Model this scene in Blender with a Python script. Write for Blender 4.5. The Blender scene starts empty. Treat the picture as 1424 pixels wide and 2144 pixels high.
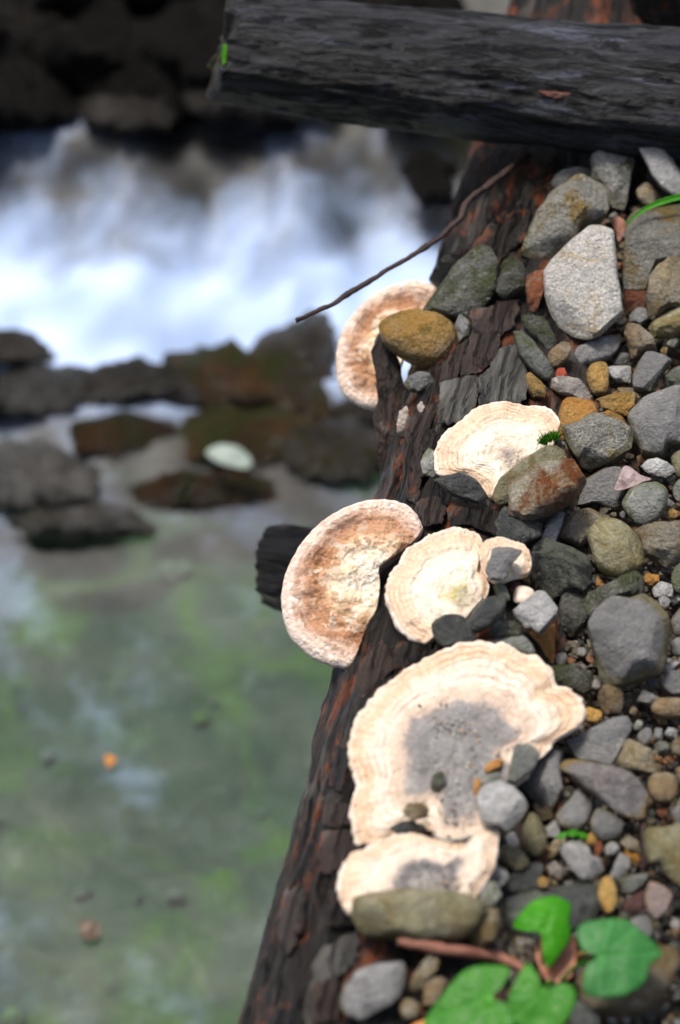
import bpy, math, random
import numpy as np
from mathutils import Vector, noise

random.seed(7)
rng = np.random.default_rng(7)
sc = bpy.context.scene
COL = sc.collection

# ------------------------------------------------------------------ camera
PW, PH = 1424.0, 2144.0
CAM_H = 1.28
PITCH = math.radians(45.0)
HALF = math.radians(13.3)
F_PX = (PH / 2) / math.tan(HALF)
cd = bpy.data.cameras.new('camera')
cam = bpy.data.objects.new('camera', cd)
COL.objects.link(cam)
cam.location = (0, 0, CAM_H)
cam.rotation_euler = (math.pi / 2 - PITCH, 0, 0)
cd.sensor_fit = 'VERTICAL'
cd.sensor_height = 24.0
cd.sensor_width = 24.0
cd.lens = 12.0 / math.tan(HALF)
cd.clip_start = 0.05
cd.clip_end = 300
cd.dof.use_dof = True
cd.dof.focus_distance = 1.83
cd.dof.aperture_fstop = 2.2
sc.camera = cam

# ------------------------------------------------------------------ sky and sun (overcast, shaded gully)
SUN_EL, SUN_AZ = math.radians(72), math.radians(-50)     # azimuth from +Y towards +X
w = bpy.data.worlds.new('World')
sc.world = w
w.use_nodes = True
nt = w.node_tree
nt.nodes.clear()
out = nt.nodes.new('ShaderNodeOutputWorld')
bg = nt.nodes.new('ShaderNodeBackground')
sky = nt.nodes.new('ShaderNodeTexSky')
sky.sky_type = 'NISHITA'
sky.sun_disc = False
sky.sun_elevation = SUN_EL
sky.sun_rotation = SUN_AZ
sky.air_density = 1.0
sky.dust_density = 6.0
sky.ozone_density = 1.0
bg.inputs['Strength'].default_value = 0.05
nt.links.new(sky.outputs[0], bg.inputs[0])
nt.links.new(bg.outputs[0], out.inputs[0])
sd = bpy.data.lights.new('sun', 'SUN')
sd.energy = 1.5
sd.angle = math.radians(14)
sd.color = (1.0, 0.95, 0.88)
sun = bpy.data.objects.new('sun', sd)
COL.objects.link(sun)
to_sun = Vector((math.cos(SUN_EL) * math.sin(SUN_AZ), math.cos(SUN_EL) * math.cos(SUN_AZ), math.sin(SUN_EL)))
sun.rotation_euler = (-to_sun).to_track_quat('-Z', 'Y').to_euler()
sun.location = (0, 0, 6)
sc.view_settings.view_transform = 'Standard'
sc.view_settings.look = 'None'
sc.view_settings.exposure = 1.62
sc.view_settings.gamma = 1.0
sc.view_settings.use_curve_mapping = False
sc.cycles.use_denoising = True
sc.cycles.max_bounces = 8

# ------------------------------------------------------------------ pixels to rays, the base surface
CAMV = np.array([0, 0, CAM_H])
FWD = np.array([0, math.cos(PITCH), -math.sin(PITCH)])
UPV = np.array([0, math.sin(PITCH), math.cos(PITCH)])
RGT = np.array([1.0, 0, 0])


def ray(px, py):
    d = FWD + RGT * ((px - PW / 2) / F_PX) + UPV * ((PH / 2 - py) / F_PX)
    return d / np.linalg.norm(d)


def unit(v):
    v = np.asarray(v, float)
    return v / np.linalg.norm(v)


def on_z(px, py, z):
    d = ray(px, py)
    return CAMV + d * ((z - CAM_H) / d[2])


def on_plane(px, py, P, n):
    d = ray(px, py)
    return CAMV + d * (np.dot(P - CAMV, n) / np.dot(d, n))


LOG_A = math.radians(10.98)
LD = np.array([math.sin(LOG_A), math.cos(LOG_A), 0])       # along the main log
LP = np.array([math.cos(LOG_A), -math.sin(LOG_A), 0])      # across it, towards the bank
LOG_R, LOG_Z = 0.105, -0.085
Nsil = unit(np.cross(ray(510, 2144), ray(940, 480)))
if np.dot(Nsil, RGT) < 0:
    Nsil = -Nsil
_y = 1.28
_x = (LOG_R * 0.985 - Nsil[1] * _y - Nsil[2] * (LOG_Z - CAM_H)) / Nsil[0]
LOG_P = np.array([_x, _y, LOG_Z])


def sstep(a, b, v):
    t = np.clip((v - a) / (b - a), 0, 1)
    return t * t * (3 - 2 * t)


def cross_s(x, y):
    return (x - LOG_P[0]) * LP[0] + (y - LOG_P[1]) * LP[1]


def gravel(x, y):
    s = cross_s(x, y)
    return 0.0 + 0.045 * sstep(1.45, 1.85, y) + 0.03 * sstep(0.12, 0.4, s) - 0.02 * sstep(0.15, 0.02, s)


def base_h(x, y):
    s = cross_s(x, y)
    h = -1.0
    if abs(s) < LOG_R:
        h = LOG_Z + math.sqrt(LOG_R ** 2 - s * s)
    if s > 0:
        h = max(h, float(gravel(x, y)))
    return h


def hit(px, py):
    d = ray(px, py)
    t = 0.9
    while t < 2.75:
        p = CAMV + d * t
        if p[2] <= base_h(p[0], p[1]):
            lo, hi = t - 0.01, t
            for _ in range(12):
                m = (lo + hi) / 2
                q = CAMV + d * m
                if q[2] <= base_h(q[0], q[1]):
                    hi = m
                else:
                    lo = m
            return CAMV + d * hi
        t += 0.01
    # the ray passes the stream side of the log: take the point where it comes nearest to the axis
    w0 = CAMV - LOG_P
    b = np.dot(d, LD)
    tt = (b * np.dot(LD, w0) - np.dot(d, w0)) / (1 - b * b)
    return CAMV + d * tt


def log_normal(P):
    s = cross_s(P[0], P[1])
    s = max(-LOG_R * .98, min(LOG_R * .98, s))
    return unit(LP * s + np.array([0, 0, 1]) * math.sqrt(LOG_R ** 2 - s * s))


# ------------------------------------------------------------------ node helpers and materials
class NT:
    def __init__(self, name):
        self.m = bpy.data.materials.new(name)
        self.m.use_nodes = True
        self.t = self.m.node_tree
        self.t.nodes.clear()
        self.out = self.n('ShaderNodeOutputMaterial')

    def n(self, typ, **kw):
        nd = self.t.nodes.new(typ)
        for k, v in kw.items():
            setattr(nd, k, v)
        return nd

    def l(self, a, b):
        self.t.links.new(a, b)

    def noise(self, vec, scale, detail=4, rough=0.55, dist=0.0):
        nd = self.n('ShaderNodeTexNoise')
        nd.inputs['Scale'].default_value = scale
        nd.inputs['Detail'].default_value = detail
        nd.inputs['Roughness'].default_value = rough
        nd.inputs['Distortion'].default_value = dist
        self.l(vec, nd.inputs['Vector'])
        return nd.outputs['Fac']

    def ramp(self, fac, stops, interp='LINEAR'):
        nd = self.n('ShaderNodeValToRGB')
        cr = nd.color_ramp
        cr.interpolation = interp
        while len(cr.elements) < len(stops):
            cr.elements.new(0.5)
        for e, (p, c) in zip(cr.elements, stops):
            e.position = p
            e.color = (c[0], c[1], c[2], 1) if not isinstance(c, (int, float)) else (c, c, c, 1)
        self.l(fac, nd.inputs[0])
        return nd.outputs[0]

    def mix(self, fac, a, b, mode='MIX'):
        nd = self.n('ShaderNodeMix', data_type='RGBA', blend_type=mode)
        for sock, v in ((nd.inputs[0], fac), (nd.inputs[6], a), (nd.inputs[7], b)):
            if isinstance(v, (int, float)):
                sock.default_value = v
            elif isinstance(v, (tuple, list)):
                sock.default_value = (v[0], v[1], v[2], 1)
            else:
                self.l(v, sock)
        return nd.outputs[2]

    def math(self, op, a, b=0.0, clamp=False):
        nd = self.n('ShaderNodeMath', operation=op)
        nd.use_clamp = clamp
        for sock, v in ((nd.inputs[0], a), (nd.inputs[1], b)):
            if isinstance(v, (int, float)):
                sock.default_value = v
            else:
                self.l(v, sock)
        return nd.outputs[0]

    def attr(self, name):
        nd = self.n('ShaderNodeAttribute')
        nd.attribute_name = name
        return nd

    def coords(self, scale=(1, 1, 1), rot=(0, 0, 0), random_offset=True):
        tc = self.n('ShaderNodeTexCoord')
        mp = self.n('ShaderNodeMapping')
        mp.inputs['Scale'].default_value = scale
        mp.inputs['Rotation'].default_value = rot
        self.l(tc.outputs['Object'], mp.inputs['Vector'])
        if random_offset:
            oi = self.n('ShaderNodeObjectInfo')
            cm = self.n('ShaderNodeCombineXYZ')
            r = self.math('MULTIPLY', oi.outputs['Random'], 13.0)
            self.l(r, cm.inputs[0])
            self.l(self.math('MULTIPLY', oi.outputs['Random'], 7.3), cm.inputs[1])
            self.l(self.math('MULTIPLY', oi.outputs['Random'], 3.1), cm.inputs[2])
            self.l(cm.outputs[0], mp.inputs['Location'])
        return mp.outputs[0]

    def bsdf(self, col, rough=0.5, spec=0.5, bump=None, bump_d=0.002, sss=0.0, trans=None):
        b = self.n('ShaderNodeBsdfPrincipled')
        if isinstance(col, tuple):
            b.inputs['Base Color'].default_value = (*col, 1)
        else:
            self.l(col, b.inputs['Base Color'])
        if isinstance(rough, (int, float)):
            b.inputs['Roughness'].default_value = rough
        else:
            self.l(rough, b.inputs['Roughness'])
        b.inputs['Specular IOR Level'].default_value = spec
        if sss:
            b.inputs['Subsurface Weight'].default_value = sss
            b.inputs['Subsurface Radius'].default_value = (0.01, 0.006, 0.004)
        if bump is not None:
            bp = self.n('ShaderNodeBump')
            bp.inputs['Strength'].default_value = 1.0
            bp.inputs['Distance'].default_value = bump_d
            self.l(bump, bp.inputs['Height'])
            self.l(bp.outputs[0], b.inputs['Normal'])
        self.l(b.outputs[0], self.out.inputs['Surface'])
        return b


def stone_mat(name, A, B, C=None, camt=0.4, D=None, damt=0.0, rough=0.5, speck=0.25, scale=1.0, bump=0.0012,
              bands=0.0, spec=0.5):
    t = NT(name)
    v = t.coords()
    n1 = t.noise(v, 34 * scale, 5, .6, .4)
    col = t.mix(t.ramp(n1, [(.36, 0), (.64, 1)]), A, B)
    if bands:
        wv = t.n('ShaderNodeTexWave', wave_type='BANDS')
        wv.inputs['Scale'].default_value = 26
        wv.inputs['Distortion'].default_value = 5
        wv.inputs['Detail'].default_value = 3
        t.l(v, wv.inputs['Vector'])
        col = t.mix(t.math('MULTIPLY', wv.outputs['Fac'], bands), col, tuple(x * .45 for x in A))
    if C:
        n2 = t.noise(v, 22 * scale, 6, .68, .8)
        col = t.mix(t.ramp(n2, [(.62 - camt * .3, 0), (.72 - camt * .3, 1)]), col, C)
    if D:
        sa = t.attr('side').outputs['Fac']
        n3 = t.noise(v, 40 * scale, 5, .65)
        f = t.math('ADD', t.math('MULTIPLY', sa, 1.15), t.math('SUBTRACT', n3, .95))
        f = t.ramp(f, [(.1, 0), (.5, 1)])
        col = t.mix(t.math('MULTIPLY', f, damt), col, D)
    n7 = t.noise(v, 70 * scale, 6, .7, 1.2)
    col = t.mix(t.math('MULTIPLY', t.ramp(n7, [(.54, 0), (.64, 1)]), .36), col, tuple(x * .42 for x in A))
    n8 = t.noise(v, 55 * scale, 7, .75, .4)
    col = t.mix(t.math('MULTIPLY', t.ramp(n8, [(.58, 0), (.72, 1)]), .35), col, tuple(min(.8, x * 1.7) for x in B))
    nv = t.noise(v, 26, 3, .5, 1.5)
    vn = t.ramp(nv, [(.485, 0), (.5, 1), (.515, 0)])
    col = t.mix(t.math('MULTIPLY', vn, t.math('MULTIPLY', t.ramp(n1, [(.45, 0), (.6, 1)]), .45)), col, tuple(min(.7, x * 1.9 + .03) for x in B))
    n4 = t.noise(v, 420, 3, .7)
    col = t.mix(speck, col, t.ramp(n4, [(.33, .12), (.5, .5), (.68, 1.0)]), 'OVERLAY')
    oi = t.n('ShaderNodeObjectInfo')
    hsv = t.n('ShaderNodeHueSaturation')
    t.l(t.math('ADD', t.math('MULTIPLY', oi.outputs['Random'], .6), .70), hsv.inputs['Value'])
    t.l(col, hsv.inputs['Color'])
    n5 = t.noise(v, 90, 8, .68)
    n6 = t.noise(v, 300, 4, .7)
    b = t.math('ADD', n5, t.math('MULTIPLY', n6, .35))
    t.bsdf(hsv.outputs[0], t.ramp(n7, [(.3, rough - .30), (.7, rough + .0)]), spec, b, bump * 6.5)
    return t.m


MAT = {
    'slate': stone_mat('slate_stone', (0.137, 0.137, 0.135), (0.187, 0.187, 0.183), (0.0936, 0.0982, 0.0973), .2, (.115, .098, .036), .85, .5, .15),
    'pale': stone_mat('pale_stone', (0.352, 0.343, 0.321), (0.458, 0.44, 0.405), (0.352, 0.29, 0.194), .35, (0.176, 0.158, 0.0704), .5, .62, .45, bump=.0018),
    'palegrey': stone_mat('pale_grey_stone', (0.252, 0.25, 0.246), (0.333, 0.333, 0.331), (0.185, 0.183, 0.177), .2, (0.111, 0.105, 0.0539), .5, .5, .25),
    'lichenwhite': stone_mat('white_lichen_stone', (.40, .395, .37), (.30, .295, .27), (.055, .06, .03), .30, (.12, .11, .04), .6, .65, .55, bump=.003),
    'lichen': stone_mat('lichen_stone', (0.344, 0.336, 0.295), (0.205, 0.205, 0.18), (0.246, 0.172, 0.0451), .42, (0.139, 0.123, 0.0328), .7, .7, .55, bump=.003),
    'greygreen': stone_mat('grey_green_stone', (0.143, 0.152, 0.136), (0.195, 0.201, 0.187), (0.09, 0.106, 0.0546), .5, (0.0975, 0.0985, 0.039), .7, .5, .25),
    'olive': stone_mat('olive_stone', (0.187, 0.173, 0.0936), (0.245, 0.23, 0.151), (0.144, 0.115, 0.0432), .4, (0.0936, 0.0792, 0.0216), .7, .45, .2, bands=.25),
    'tan': stone_mat('tan_stone', (0.294, 0.238, 0.14), (0.252, 0.238, 0.196), (0.182, 0.126, 0.049), .5, (0.14, 0.098, 0.0315), .7, .5, .35, bump=.002),
    'ochre': stone_mat('ochre_stone', (0.442, 0.238, 0.0467), (0.391, 0.264, 0.102), (0.221, 0.145, 0.0255), .35, (0.17, 0.111, 0.017), .45, .42, .3, bump=.002),
    'orange': stone_mat('orange_stone', (0.368, 0.152, 0.02), (0.288, 0.16, 0.04), (0.16, 0.096, 0.024), .4, (0.16, 0.088, 0.016), .5, .4, .25),
    'brown': stone_mat('brown_stone', (0.188, 0.128, 0.0638), (0.143, 0.109, 0.06), (0.225, 0.195, 0.15), .4, (0.105, 0.0675, 0.0225), .6, .48, .3, bands=.3),
    'dark': stone_mat('dark_wet_stone', (0.036, 0.0404, 0.0391), (0.06, 0.0646, 0.0599), (0.08, 0.0889, 0.0749), .35, (0.04, 0.0444, 0.025), .6, .3, .2),
    'black': stone_mat('black_wet_stone', (0.01, 0.011, 0.012), (0.02, 0.022, 0.022), (0.13, 0.14, 0.11), .42, None, 0, .22, .2, bump=.003),
    'rust': stone_mat('rust_stone', (0.165, 0.045, 0.0135), (0.0975, 0.0338, 0.0135), (0.21, 0.15, 0.09), .35, (0.09, 0.03, 0.0112), .5, .5, .3),
    'red': stone_mat('red_stone', (0.44, 0.08, 0.04), (0.384, 0.072, 0.04), None, 0, None, 0, .5, .15),
    'quartz': stone_mat('rusty_quartz_stone', (0.494, 0.465, 0.38), (0.323, 0.266, 0.162), (0.209, 0.0712, 0.0171), .5, (0.171, 0.076, 0.019), .6, .42, .45, bump=.0035, scale=.8),
    'mossy': stone_mat('mossy_stone', (0.075, 0.0788, 0.0562), (0.165, 0.165, 0.15), (0.0525, 0.0638, 0.0225), .45, (0.045, 0.0525, 0.015), .7, .45, .35, bump=.0025),
    'pink': stone_mat('pinkish_stone', (0.315, 0.27, 0.232), (0.255, 0.247, 0.232), (0.15, 0.143, 0.128), .35, (0.247, 0.15, 0.075), .6, .5, .35),
    'mauve': stone_mat('mauve_stone', (0.203, 0.158, 0.143), (0.232, 0.18, 0.158), None, 0, (0.225, 0.128, 0.06), .7, .45, .15),
    'maroon': stone_mat('maroon_stone', (0.105, 0.0375, 0.0338), (0.0825, 0.045, 0.0375), None, 0, None, 0, .45, .2),
    'browngrey': stone_mat('brown_edged_stone', (0.15, 0.139, 0.135), (0.203, 0.191, 0.188), (0.112, 0.0975, 0.09), .4, (0.195, 0.135, 0.045), .95, .48, .25, bands=.3),
    'river': stone_mat('river_rock', (0.033, 0.0288, 0.0228), (0.066, 0.06, 0.0528), (0.03, 0.027, 0.009), .45, (0.018, 0.015, 0.012), .5, .3, .3, scale=.35, bump=.004),
    'riverbrown': stone_mat('brown_river_rock', (0.033, 0.018, 0.0078), (0.066, 0.03, 0.0084), (0.027, 0.03, 0.0078), .5, (0.018, 0.015, 0.0072), .4, .3, .3, scale=.35, bump=.004),
    'rivergrey': stone_mat('grey_river_rock', (0.07, 0.07, 0.0675), (0.12, 0.117, 0.113), (0.04, 0.0375, 0.03), .35, (0.03, 0.0275, 0.02), .5, .4, .3, scale=.4, bump=.004),
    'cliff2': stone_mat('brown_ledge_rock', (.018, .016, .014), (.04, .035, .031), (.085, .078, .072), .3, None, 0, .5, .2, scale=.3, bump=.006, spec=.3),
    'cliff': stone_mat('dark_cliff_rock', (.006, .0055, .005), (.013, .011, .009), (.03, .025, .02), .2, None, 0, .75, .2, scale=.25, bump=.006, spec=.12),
}


def bark_mat(name, base, base2, streak, rust, rustamt, axis_rot, rough=.4, moss=None, fisamt=.9):
    """bark: grain stretched along the log; rust patches where the outer bark has flaked"""
    t = NT(name)
    v = t.coords((1, 1, 1), (0, 0, axis_rot), False)
    mp = t.n('ShaderNodeMapping')
    mp.inputs['Scale'].default_value = (1, .16, 1)
    t.l(v, mp.inputs['Vector'])
    g = mp.outputs[0]
    n1 = t.noise(g, 120, 6, .65, .5)
    col = t.mix(t.ramp(n1, [(.35, 0), (.65, 1)]), base, base2)
    n2 = t.noise(g, 46, 6, .6, .6)
    col = t.mix(t.ramp(n2, [(.56, 0), (.64, .75)]), col, streak)
    nf = t.noise(g, 70, 8, .7, 1.0)
    fis = t.ramp(nf, [(.40, 0), (.47, 1)])
    col = t.mix(t.math('ADD', t.math('MULTIPLY', fis, fisamt), 1 - fisamt), (.003, .003, .003), col)
    mp2 = t.n('ShaderNodeMapping')
    mp2.inputs['Scale'].default_value = (1, .4, 1)
    t.l(v, mp2.inputs['Vector'])
    n3 = t.noise(mp2.outputs[0], 38, 8, .75, .5)
    col = t.mix(t.ramp(n3, [(.66 - rustamt * .22, 0), (.73 - rustamt * .22, .75)]), col,
                t.mix(t.noise(v, 160, 4), tuple(x * .35 for x in rust), rust))
    if moss:
        n5 = t.noise(v, 24, 7, .7, .3)
        col = t.mix(t.ramp(n5, [(.60, 0), (.68, .85)]), col, moss)
    n4 = t.noise(g, 260, 6, .7, .3)
    n6 = t.noise(v, 210, 5, .7)
    b = t.math('ADD', t.math('MULTIPLY', n4, .7), t.math('ADD', n1, t.math('MULTIPLY', n6, .4)))
    b = t.math('ADD', b, t.math('MULTIPLY', fis, .5))
    t.bsdf(col, t.ramp(n2, [(.3, rough - .12), (.7, rough + .12)]), .34, b, .007)
    return t.m


MAT['bark'] = bark_mat('wet_dark_bark', (.006, .0055, .005), (.018, .015, .013), (.085, .08, .072), (.23, .06, .016), .60, LOG_A)
MAT['bark_grey'] = bark_mat('grey_bark_plate', (.04, .039, .035), (.11, .107, .097), (.18, .18, .17), (.20, .07, .035), .25, LOG_A, .5, (.085, .12, .06), .35)
MAT['bark_rust'] = bark_mat('rusty_bark_plate', (.014, .010, .009), (.05, .034, .028), (.14, .13, .125), (.20, .06, .022), .50, LOG_A, .45, None, .5)
MAT['tielog'] = bark_mat('blackened_log_wood', (.010, .0105, .012), (.038, .040, .046), (.085, .095, .13), (.20, .05, .04), -.12, math.radians(98), .42)
MAT['stub'] = bark_mat('black_wet_stub', (.003, .003, .0035), (.008, .008, .010), (.02, .021, .026), (.1, .03, .02), -.3, math.radians(98), .4, None, .5)
MAT['log_end'] = bark_mat('log_end_wood', (.02, .018, .012), (.04, .036, .026), (.09, .09, .06), (.22, .06, .015), .3, 0, .6, (.10, .22, .012))


def fungus_mat(name, stops, line, lineamt, bump_d=.004, crack=0, dots=0, patch=None):
    t = NT(name)
    v = t.coords()
    z = t.attr('zone').outputs['Fac']
    nw = t.noise(v, 40, 5, .6, .4)
    nw2 = t.noise(v, 150, 4, .6)
    zz = t.math('ADD', z, t.math('MULTIPLY', t.math('SUBTRACT', nw, .5), .30))
    zz = t.math('ADD', zz, t.math('MULTIPLY', t.math('SUBTRACT', nw2, .5), .13))
    col = t.ramp(zz, stops)
    # growth rings
    wv = t.math('SINE', t.math('MULTIPLY', t.math('ADD', z, t.math('MULTIPLY', t.math('SUBTRACT', nw, .5), .07)), 95.0))
    f = t.math('MULTIPLY', t.ramp(wv, [(.45, 0), (.95, 1)]), lineamt * 1.1)
    f = t.math('MULTIPLY', f, t.ramp(t.noise(v, 28, 3), [(.4, 0), (.6, 1)]))
    f = t.math('MULTIPLY', f, t.ramp(z, [(.40, .12), (.62, .55), (.75, 1), (.96, 1), (1, 0)]))
    col = t.mix(f, col, line)
    wr = t.attr('wrinkle').outputs['Fac']
    col = t.mix(t.math('MULTIPLY', t.ramp(wr, [(.55, 0), (.85, 1)]), t.ramp(z, [(.6, 0), (.8, .28), (.97, .25), (1, 0)])), col, line)
    # fine wrinkles and cracks
    vo = t.n('ShaderNodeTexVoronoi', feature='DISTANCE_TO_EDGE')
    vo.inputs['Scale'].default_value = 75
    wo = t.n('ShaderNodeVectorMath', operation='MULTIPLY_ADD')
    nc = t.n('ShaderNodeTexNoise')
    nc.inputs['Scale'].default_value = 60
    t.l(v, nc.inputs['Vector'])
    t.l(nc.outputs['Color'], wo.inputs[0])
    wo.inputs[1].default_value = (.03, .03, .03)
    t.l(v, wo.inputs[2])
    t.l(wo.outputs[0], vo.inputs['Vector'])
    cr = t.ramp(vo.outputs['Distance'], [(0.0, 1), (.055, 0)])
    cr = t.math('MULTIPLY', cr, t.ramp(t.noise(v, 36, 4), [(.44, 0), (.62, 1)]))
    nm = t.noise(v, 70, 6, .72, .8)
    col = t.mix(t.ramp(z, [(.35, .75), (.6, .22)]), col, t.ramp(nm, [(.3, .16), (.45, .45), (.55, .55), (.72, .85)]), 'OVERLAY')
    ng = t.noise(v, 330, 4, .75)
    col = t.mix(.30, col, t.ramp(ng, [(.3, .25), (.5, .5), (.7, .8)]), 'OVERLAY')
    col = t.mix(t.math('MULTIPLY', cr, crack * .3), col, tuple(x * .75 for x in line))
    if dots:
        vd = t.n('ShaderNodeTexVoronoi')
        vd.inputs['Scale'].default_value = 130
        t.l(v, vd.inputs['Vector'])
        d = t.ramp(vd.outputs['Distance'], [(.18, 1), (.32, 0)])
        d = t.math('MULTIPLY', d, t.ramp(z, [(.80, 0), (.86, 1), (.95, 1), (1.0, 0)]))
        d = t.math('MULTIPLY', d, t.ramp(t.noise(v, 90, 2), [(.5, 0), (.6, 1)]))
        col = t.mix(d, col, (.9, .88, .85))
    if dots:
        vc = t.n('ShaderNodeTexVoronoi')
        vc.inputs['Scale'].default_value = 105
        t.l(wo.outputs[0], vc.inputs['Vector'])
        sep = t.n('ShaderNodeSeparateColor')
        t.l(vc.outputs['Color'], sep.inputs[0])
        cf = t.math('MULTIPLY', t.ramp(sep.outputs[0], [(.45, 0), (.9, 1)]), t.ramp(z, [(.05, .25), (.3, .45), (.6, .75), (.84, .55), (.9, 0)]))
        col = t.mix(cf, col, (.30, .135, .06))
        cf2 = t.math('MULTIPLY', t.ramp(sep.outputs[1], [(.6, 0), (.95, 1)]), t.ramp(z, [(.1, .9), (.55, .6), (.75, .15)]))
        col = t.mix(cf2, col, (.86, .78, .66))
    if patch:
        pn = t.noise(v, 60, 5, .65)
        f2 = t.math('MULTIPLY', t.ramp(pn, [(.5, 0), (.58, 1)]), t.ramp(zz, [(.10, 1), (.34, 0)]))
        col = t.mix(t.math('MULTIPLY', f2, .8), col, patch)
    bb = t.math('ADD', t.math('MULTIPLY', t.noise(v, 190, 6, .65), .8), t.math('MULTIPLY', wv, .03))
    bb = t.math('SUBTRACT', bb, t.math('MULTIPLY', cr, .2 * crack))
    bb = t.math('SUBTRACT', bb, t.math('MULTIPLY', t.math('MULTIPLY', wr, t.ramp(z, [(.6, 0), (.85, 1)])), .06 if dots else .12))
    bb = t.math('ADD', bb, t.math('MULTIPLY', t.noise(v, 60, 5, .6), .5))
    t.bsdf(col, .68, .3, bb, bump_d)
    return t.m


CREAM, WHT, TANL = (.72, .56, .42), (.84, .80, .74), (.40, .23, .13)
MAT['fungus_white'] = fungus_mat('white_bracket', [(0, (0.279, 0.24, 0.213)), (.12, (0.475, 0.401, 0.327)), (.25, (0.649, 0.564, 0.463)), (.55, (0.665, 0.594, 0.497)),
                                                   (.72, (0.618, 0.491, 0.361)), (.84, (0.586, 0.438, 0.313)), (.93, (0.602, 0.454, 0.34)), (1, (0.673, 0.594, 0.511))], TANL, .8, .004, .6)
MAT['fungus_moss'] = fungus_mat('white_bracket_green_centre', [(0, (0.325, 0.293, 0.235)), (.14, (0.491, 0.416, 0.299)), (.26, (0.649, 0.564, 0.456)), (.6, (0.665, 0.594, 0.497)),
                                                               (.74, (0.618, 0.491, 0.361)), (.86, (0.586, 0.438, 0.313)), (.93, (0.602, 0.454, 0.34)), (1, (0.673, 0.594, 0.511))], TANL, .8, .004, .5, patch=(0.349, 0.316, 0.0569))
MAT['fungus_grey'] = fungus_mat('grey_centred_bracket', [(0, (0.212, 0.207, 0.202)), (.32, (0.184, 0.179, 0.175)), (.44, (0.239, 0.225, 0.216)), (.50, (0.484, 0.387, 0.313)), (.58, (0.586, 0.459, 0.357)),
 (.66, (0.665, 0.594, 0.504)), (.78, (0.658, 0.564, 0.456)), (.86, (0.586, 0.431, 0.293)), (.93, (0.618, 0.461, 0.333)), (1, (0.673, 0.587, 0.49))], TANL, .7, .0045, .45)
MAT['fungus_ring'] = fungus_mat('ringed_bracket', [(0, (0.186, 0.177, 0.167)), (.20, (0.232, 0.218, 0.206)), (.30, (0.139, 0.132, 0.132)), (.38, (0.201, 0.184, 0.178)), (.45, (0.523, 0.431, 0.361)), (.55, (0.633, 0.535, 0.436)),
                                                   (.72, (0.665, 0.58, 0.484)), (.86, (0.618, 0.483, 0.361)), (.94, (0.594, 0.446, 0.327)), (1, (0.673, 0.594, 0.511))], TANL, .7, .004, .35)
MAT['fungus_pore'] = fungus_mat('brown_pored_bracket', [(0, (.82, .74, .62)), (.30, (.82, .71, .54)), (.44, (.76, .54, .34)), (.56, (.52, .29, .16)), (.72, (.46, .25, .145)),
                                                        (.80, (.66, .46, .35)), (.88, (.74, .57, .47)), (.96, (.77, .63, .54)), (1, (.80, .70, .62))], (.36, .18, .09), .35, .007, .3, 1)


def simple_mat(name, a, b, scale=60, rough=.5, bump_d=.001, spec=.5):
    t = NT(name)
    v = t.coords()
    n1 = t.noise(v, scale, 5, .6)
    t.bsdf(t.mix(t.ramp(n1, [(.35, 0), (.65, 1)]), a, b), rough, spec, t.noise(v, scale * 4, 5, .65), bump_d)
    return t.m


MAT['twig'] = simple_mat('brown_twig', (.014, .008, .007), (.045, .02, .015), 130, .45, .002)
MAT['twig_red'] = simple_mat('reddish_twig', (.20, .075, .05), (.30, .14, .09), 90, .5, .002)
MAT['wood'] = simple_mat('orange_rotten_wood', (.34, .15, .03), (.22, .12, .03), 60, .5, .003)
MAT['deadleaf'] = simple_mat('brown_dead_leaf', (.22, .075, .035), (.30, .12, .06), 50, .5, .001)
MAT['purpleleaf'] = simple_mat('purple_dead_leaf', (.12, .075, .08), (.17, .11, .11), 70, .35, .0008)
MAT['orangeleaf'] = simple_mat('orange_leaf', (.42, .16, .010), (.36, .12, .008), 50, .5, .001)
MAT['paleleaf'] = simple_mat('pale_leaf', (.13, .18, .16), (.18, .24, .21), 50, .4, .001)
MAT['moss'] = simple_mat('moss_green', (.05, .20, .008), (.10, .30, .012), 80, .8, .002, .2)
MAT['wetleaf'] = simple_mat('dull_brown_leaf', (.05, .026, .012), (.07, .034, .015), 50, .5, .001)
MAT['soil'] = simple_mat('dark_wet_soil', (.022, .014, .009), (.055, .034, .020), 60, .7, .006)


MAT['capcream'] = simple_mat('cream_cap', (.60, .49, .39), (.66, .56, .47), 60, .5, .001)
MAT['moss_dark'] = simple_mat('dark_moss', (.03, .07, .008), (.07, .15, .012), 120, .8, .003, .2)
MAT['scar_red'] = simple_mat('reddish_bare_wood', (.16, .05, .035), (.24, .09, .06), 90, .5, .002)


def leaf_mat(name, a, b):
    t = NT(name)
    v = t.coords()
    n1 = t.noise(v, 40, 4, .6)
    col = t.mix(t.ramp(n1, [(.35, 0), (.65, 1)]), a, b)
    vein = t.attr('vein').outputs['Fac']
    col = t.mix(t.math('MULTIPLY', vein, .45), col, tuple(min(1, x * 1.9 + .02) for x in b))
    p = t.bsdf(col, .45, .3, t.math('SUBTRACT', t.noise(v, 180, 4), t.math('MULTIPLY', vein, .6)), .0012)
    tr = t.n('ShaderNodeBsdfTranslucent')
    t.l(col, tr.inputs[0])
    mx = t.n('ShaderNodeMixShader')
    mx.inputs[0].default_value = .4
    t.l(p.outputs[0], mx.inputs[1])
    t.l(tr.outputs[0], mx.inputs[2])
    t.l(mx.outputs[0], t.out.inputs['Surface'])
    return t.m


MAT['leaf_bright'] = leaf_mat('bright_green_leaf', (.035, .235, .005), (.06, .30, .008))
MAT['leaf_cool'] = leaf_mat('mid_green_leaf', (.032, .17, .04), (.05, .22, .05))
MAT['leaf_mid'] = leaf_mat('fresh_green_leaf', (.034, .19, .014), (.06, .25, .022))


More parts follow.
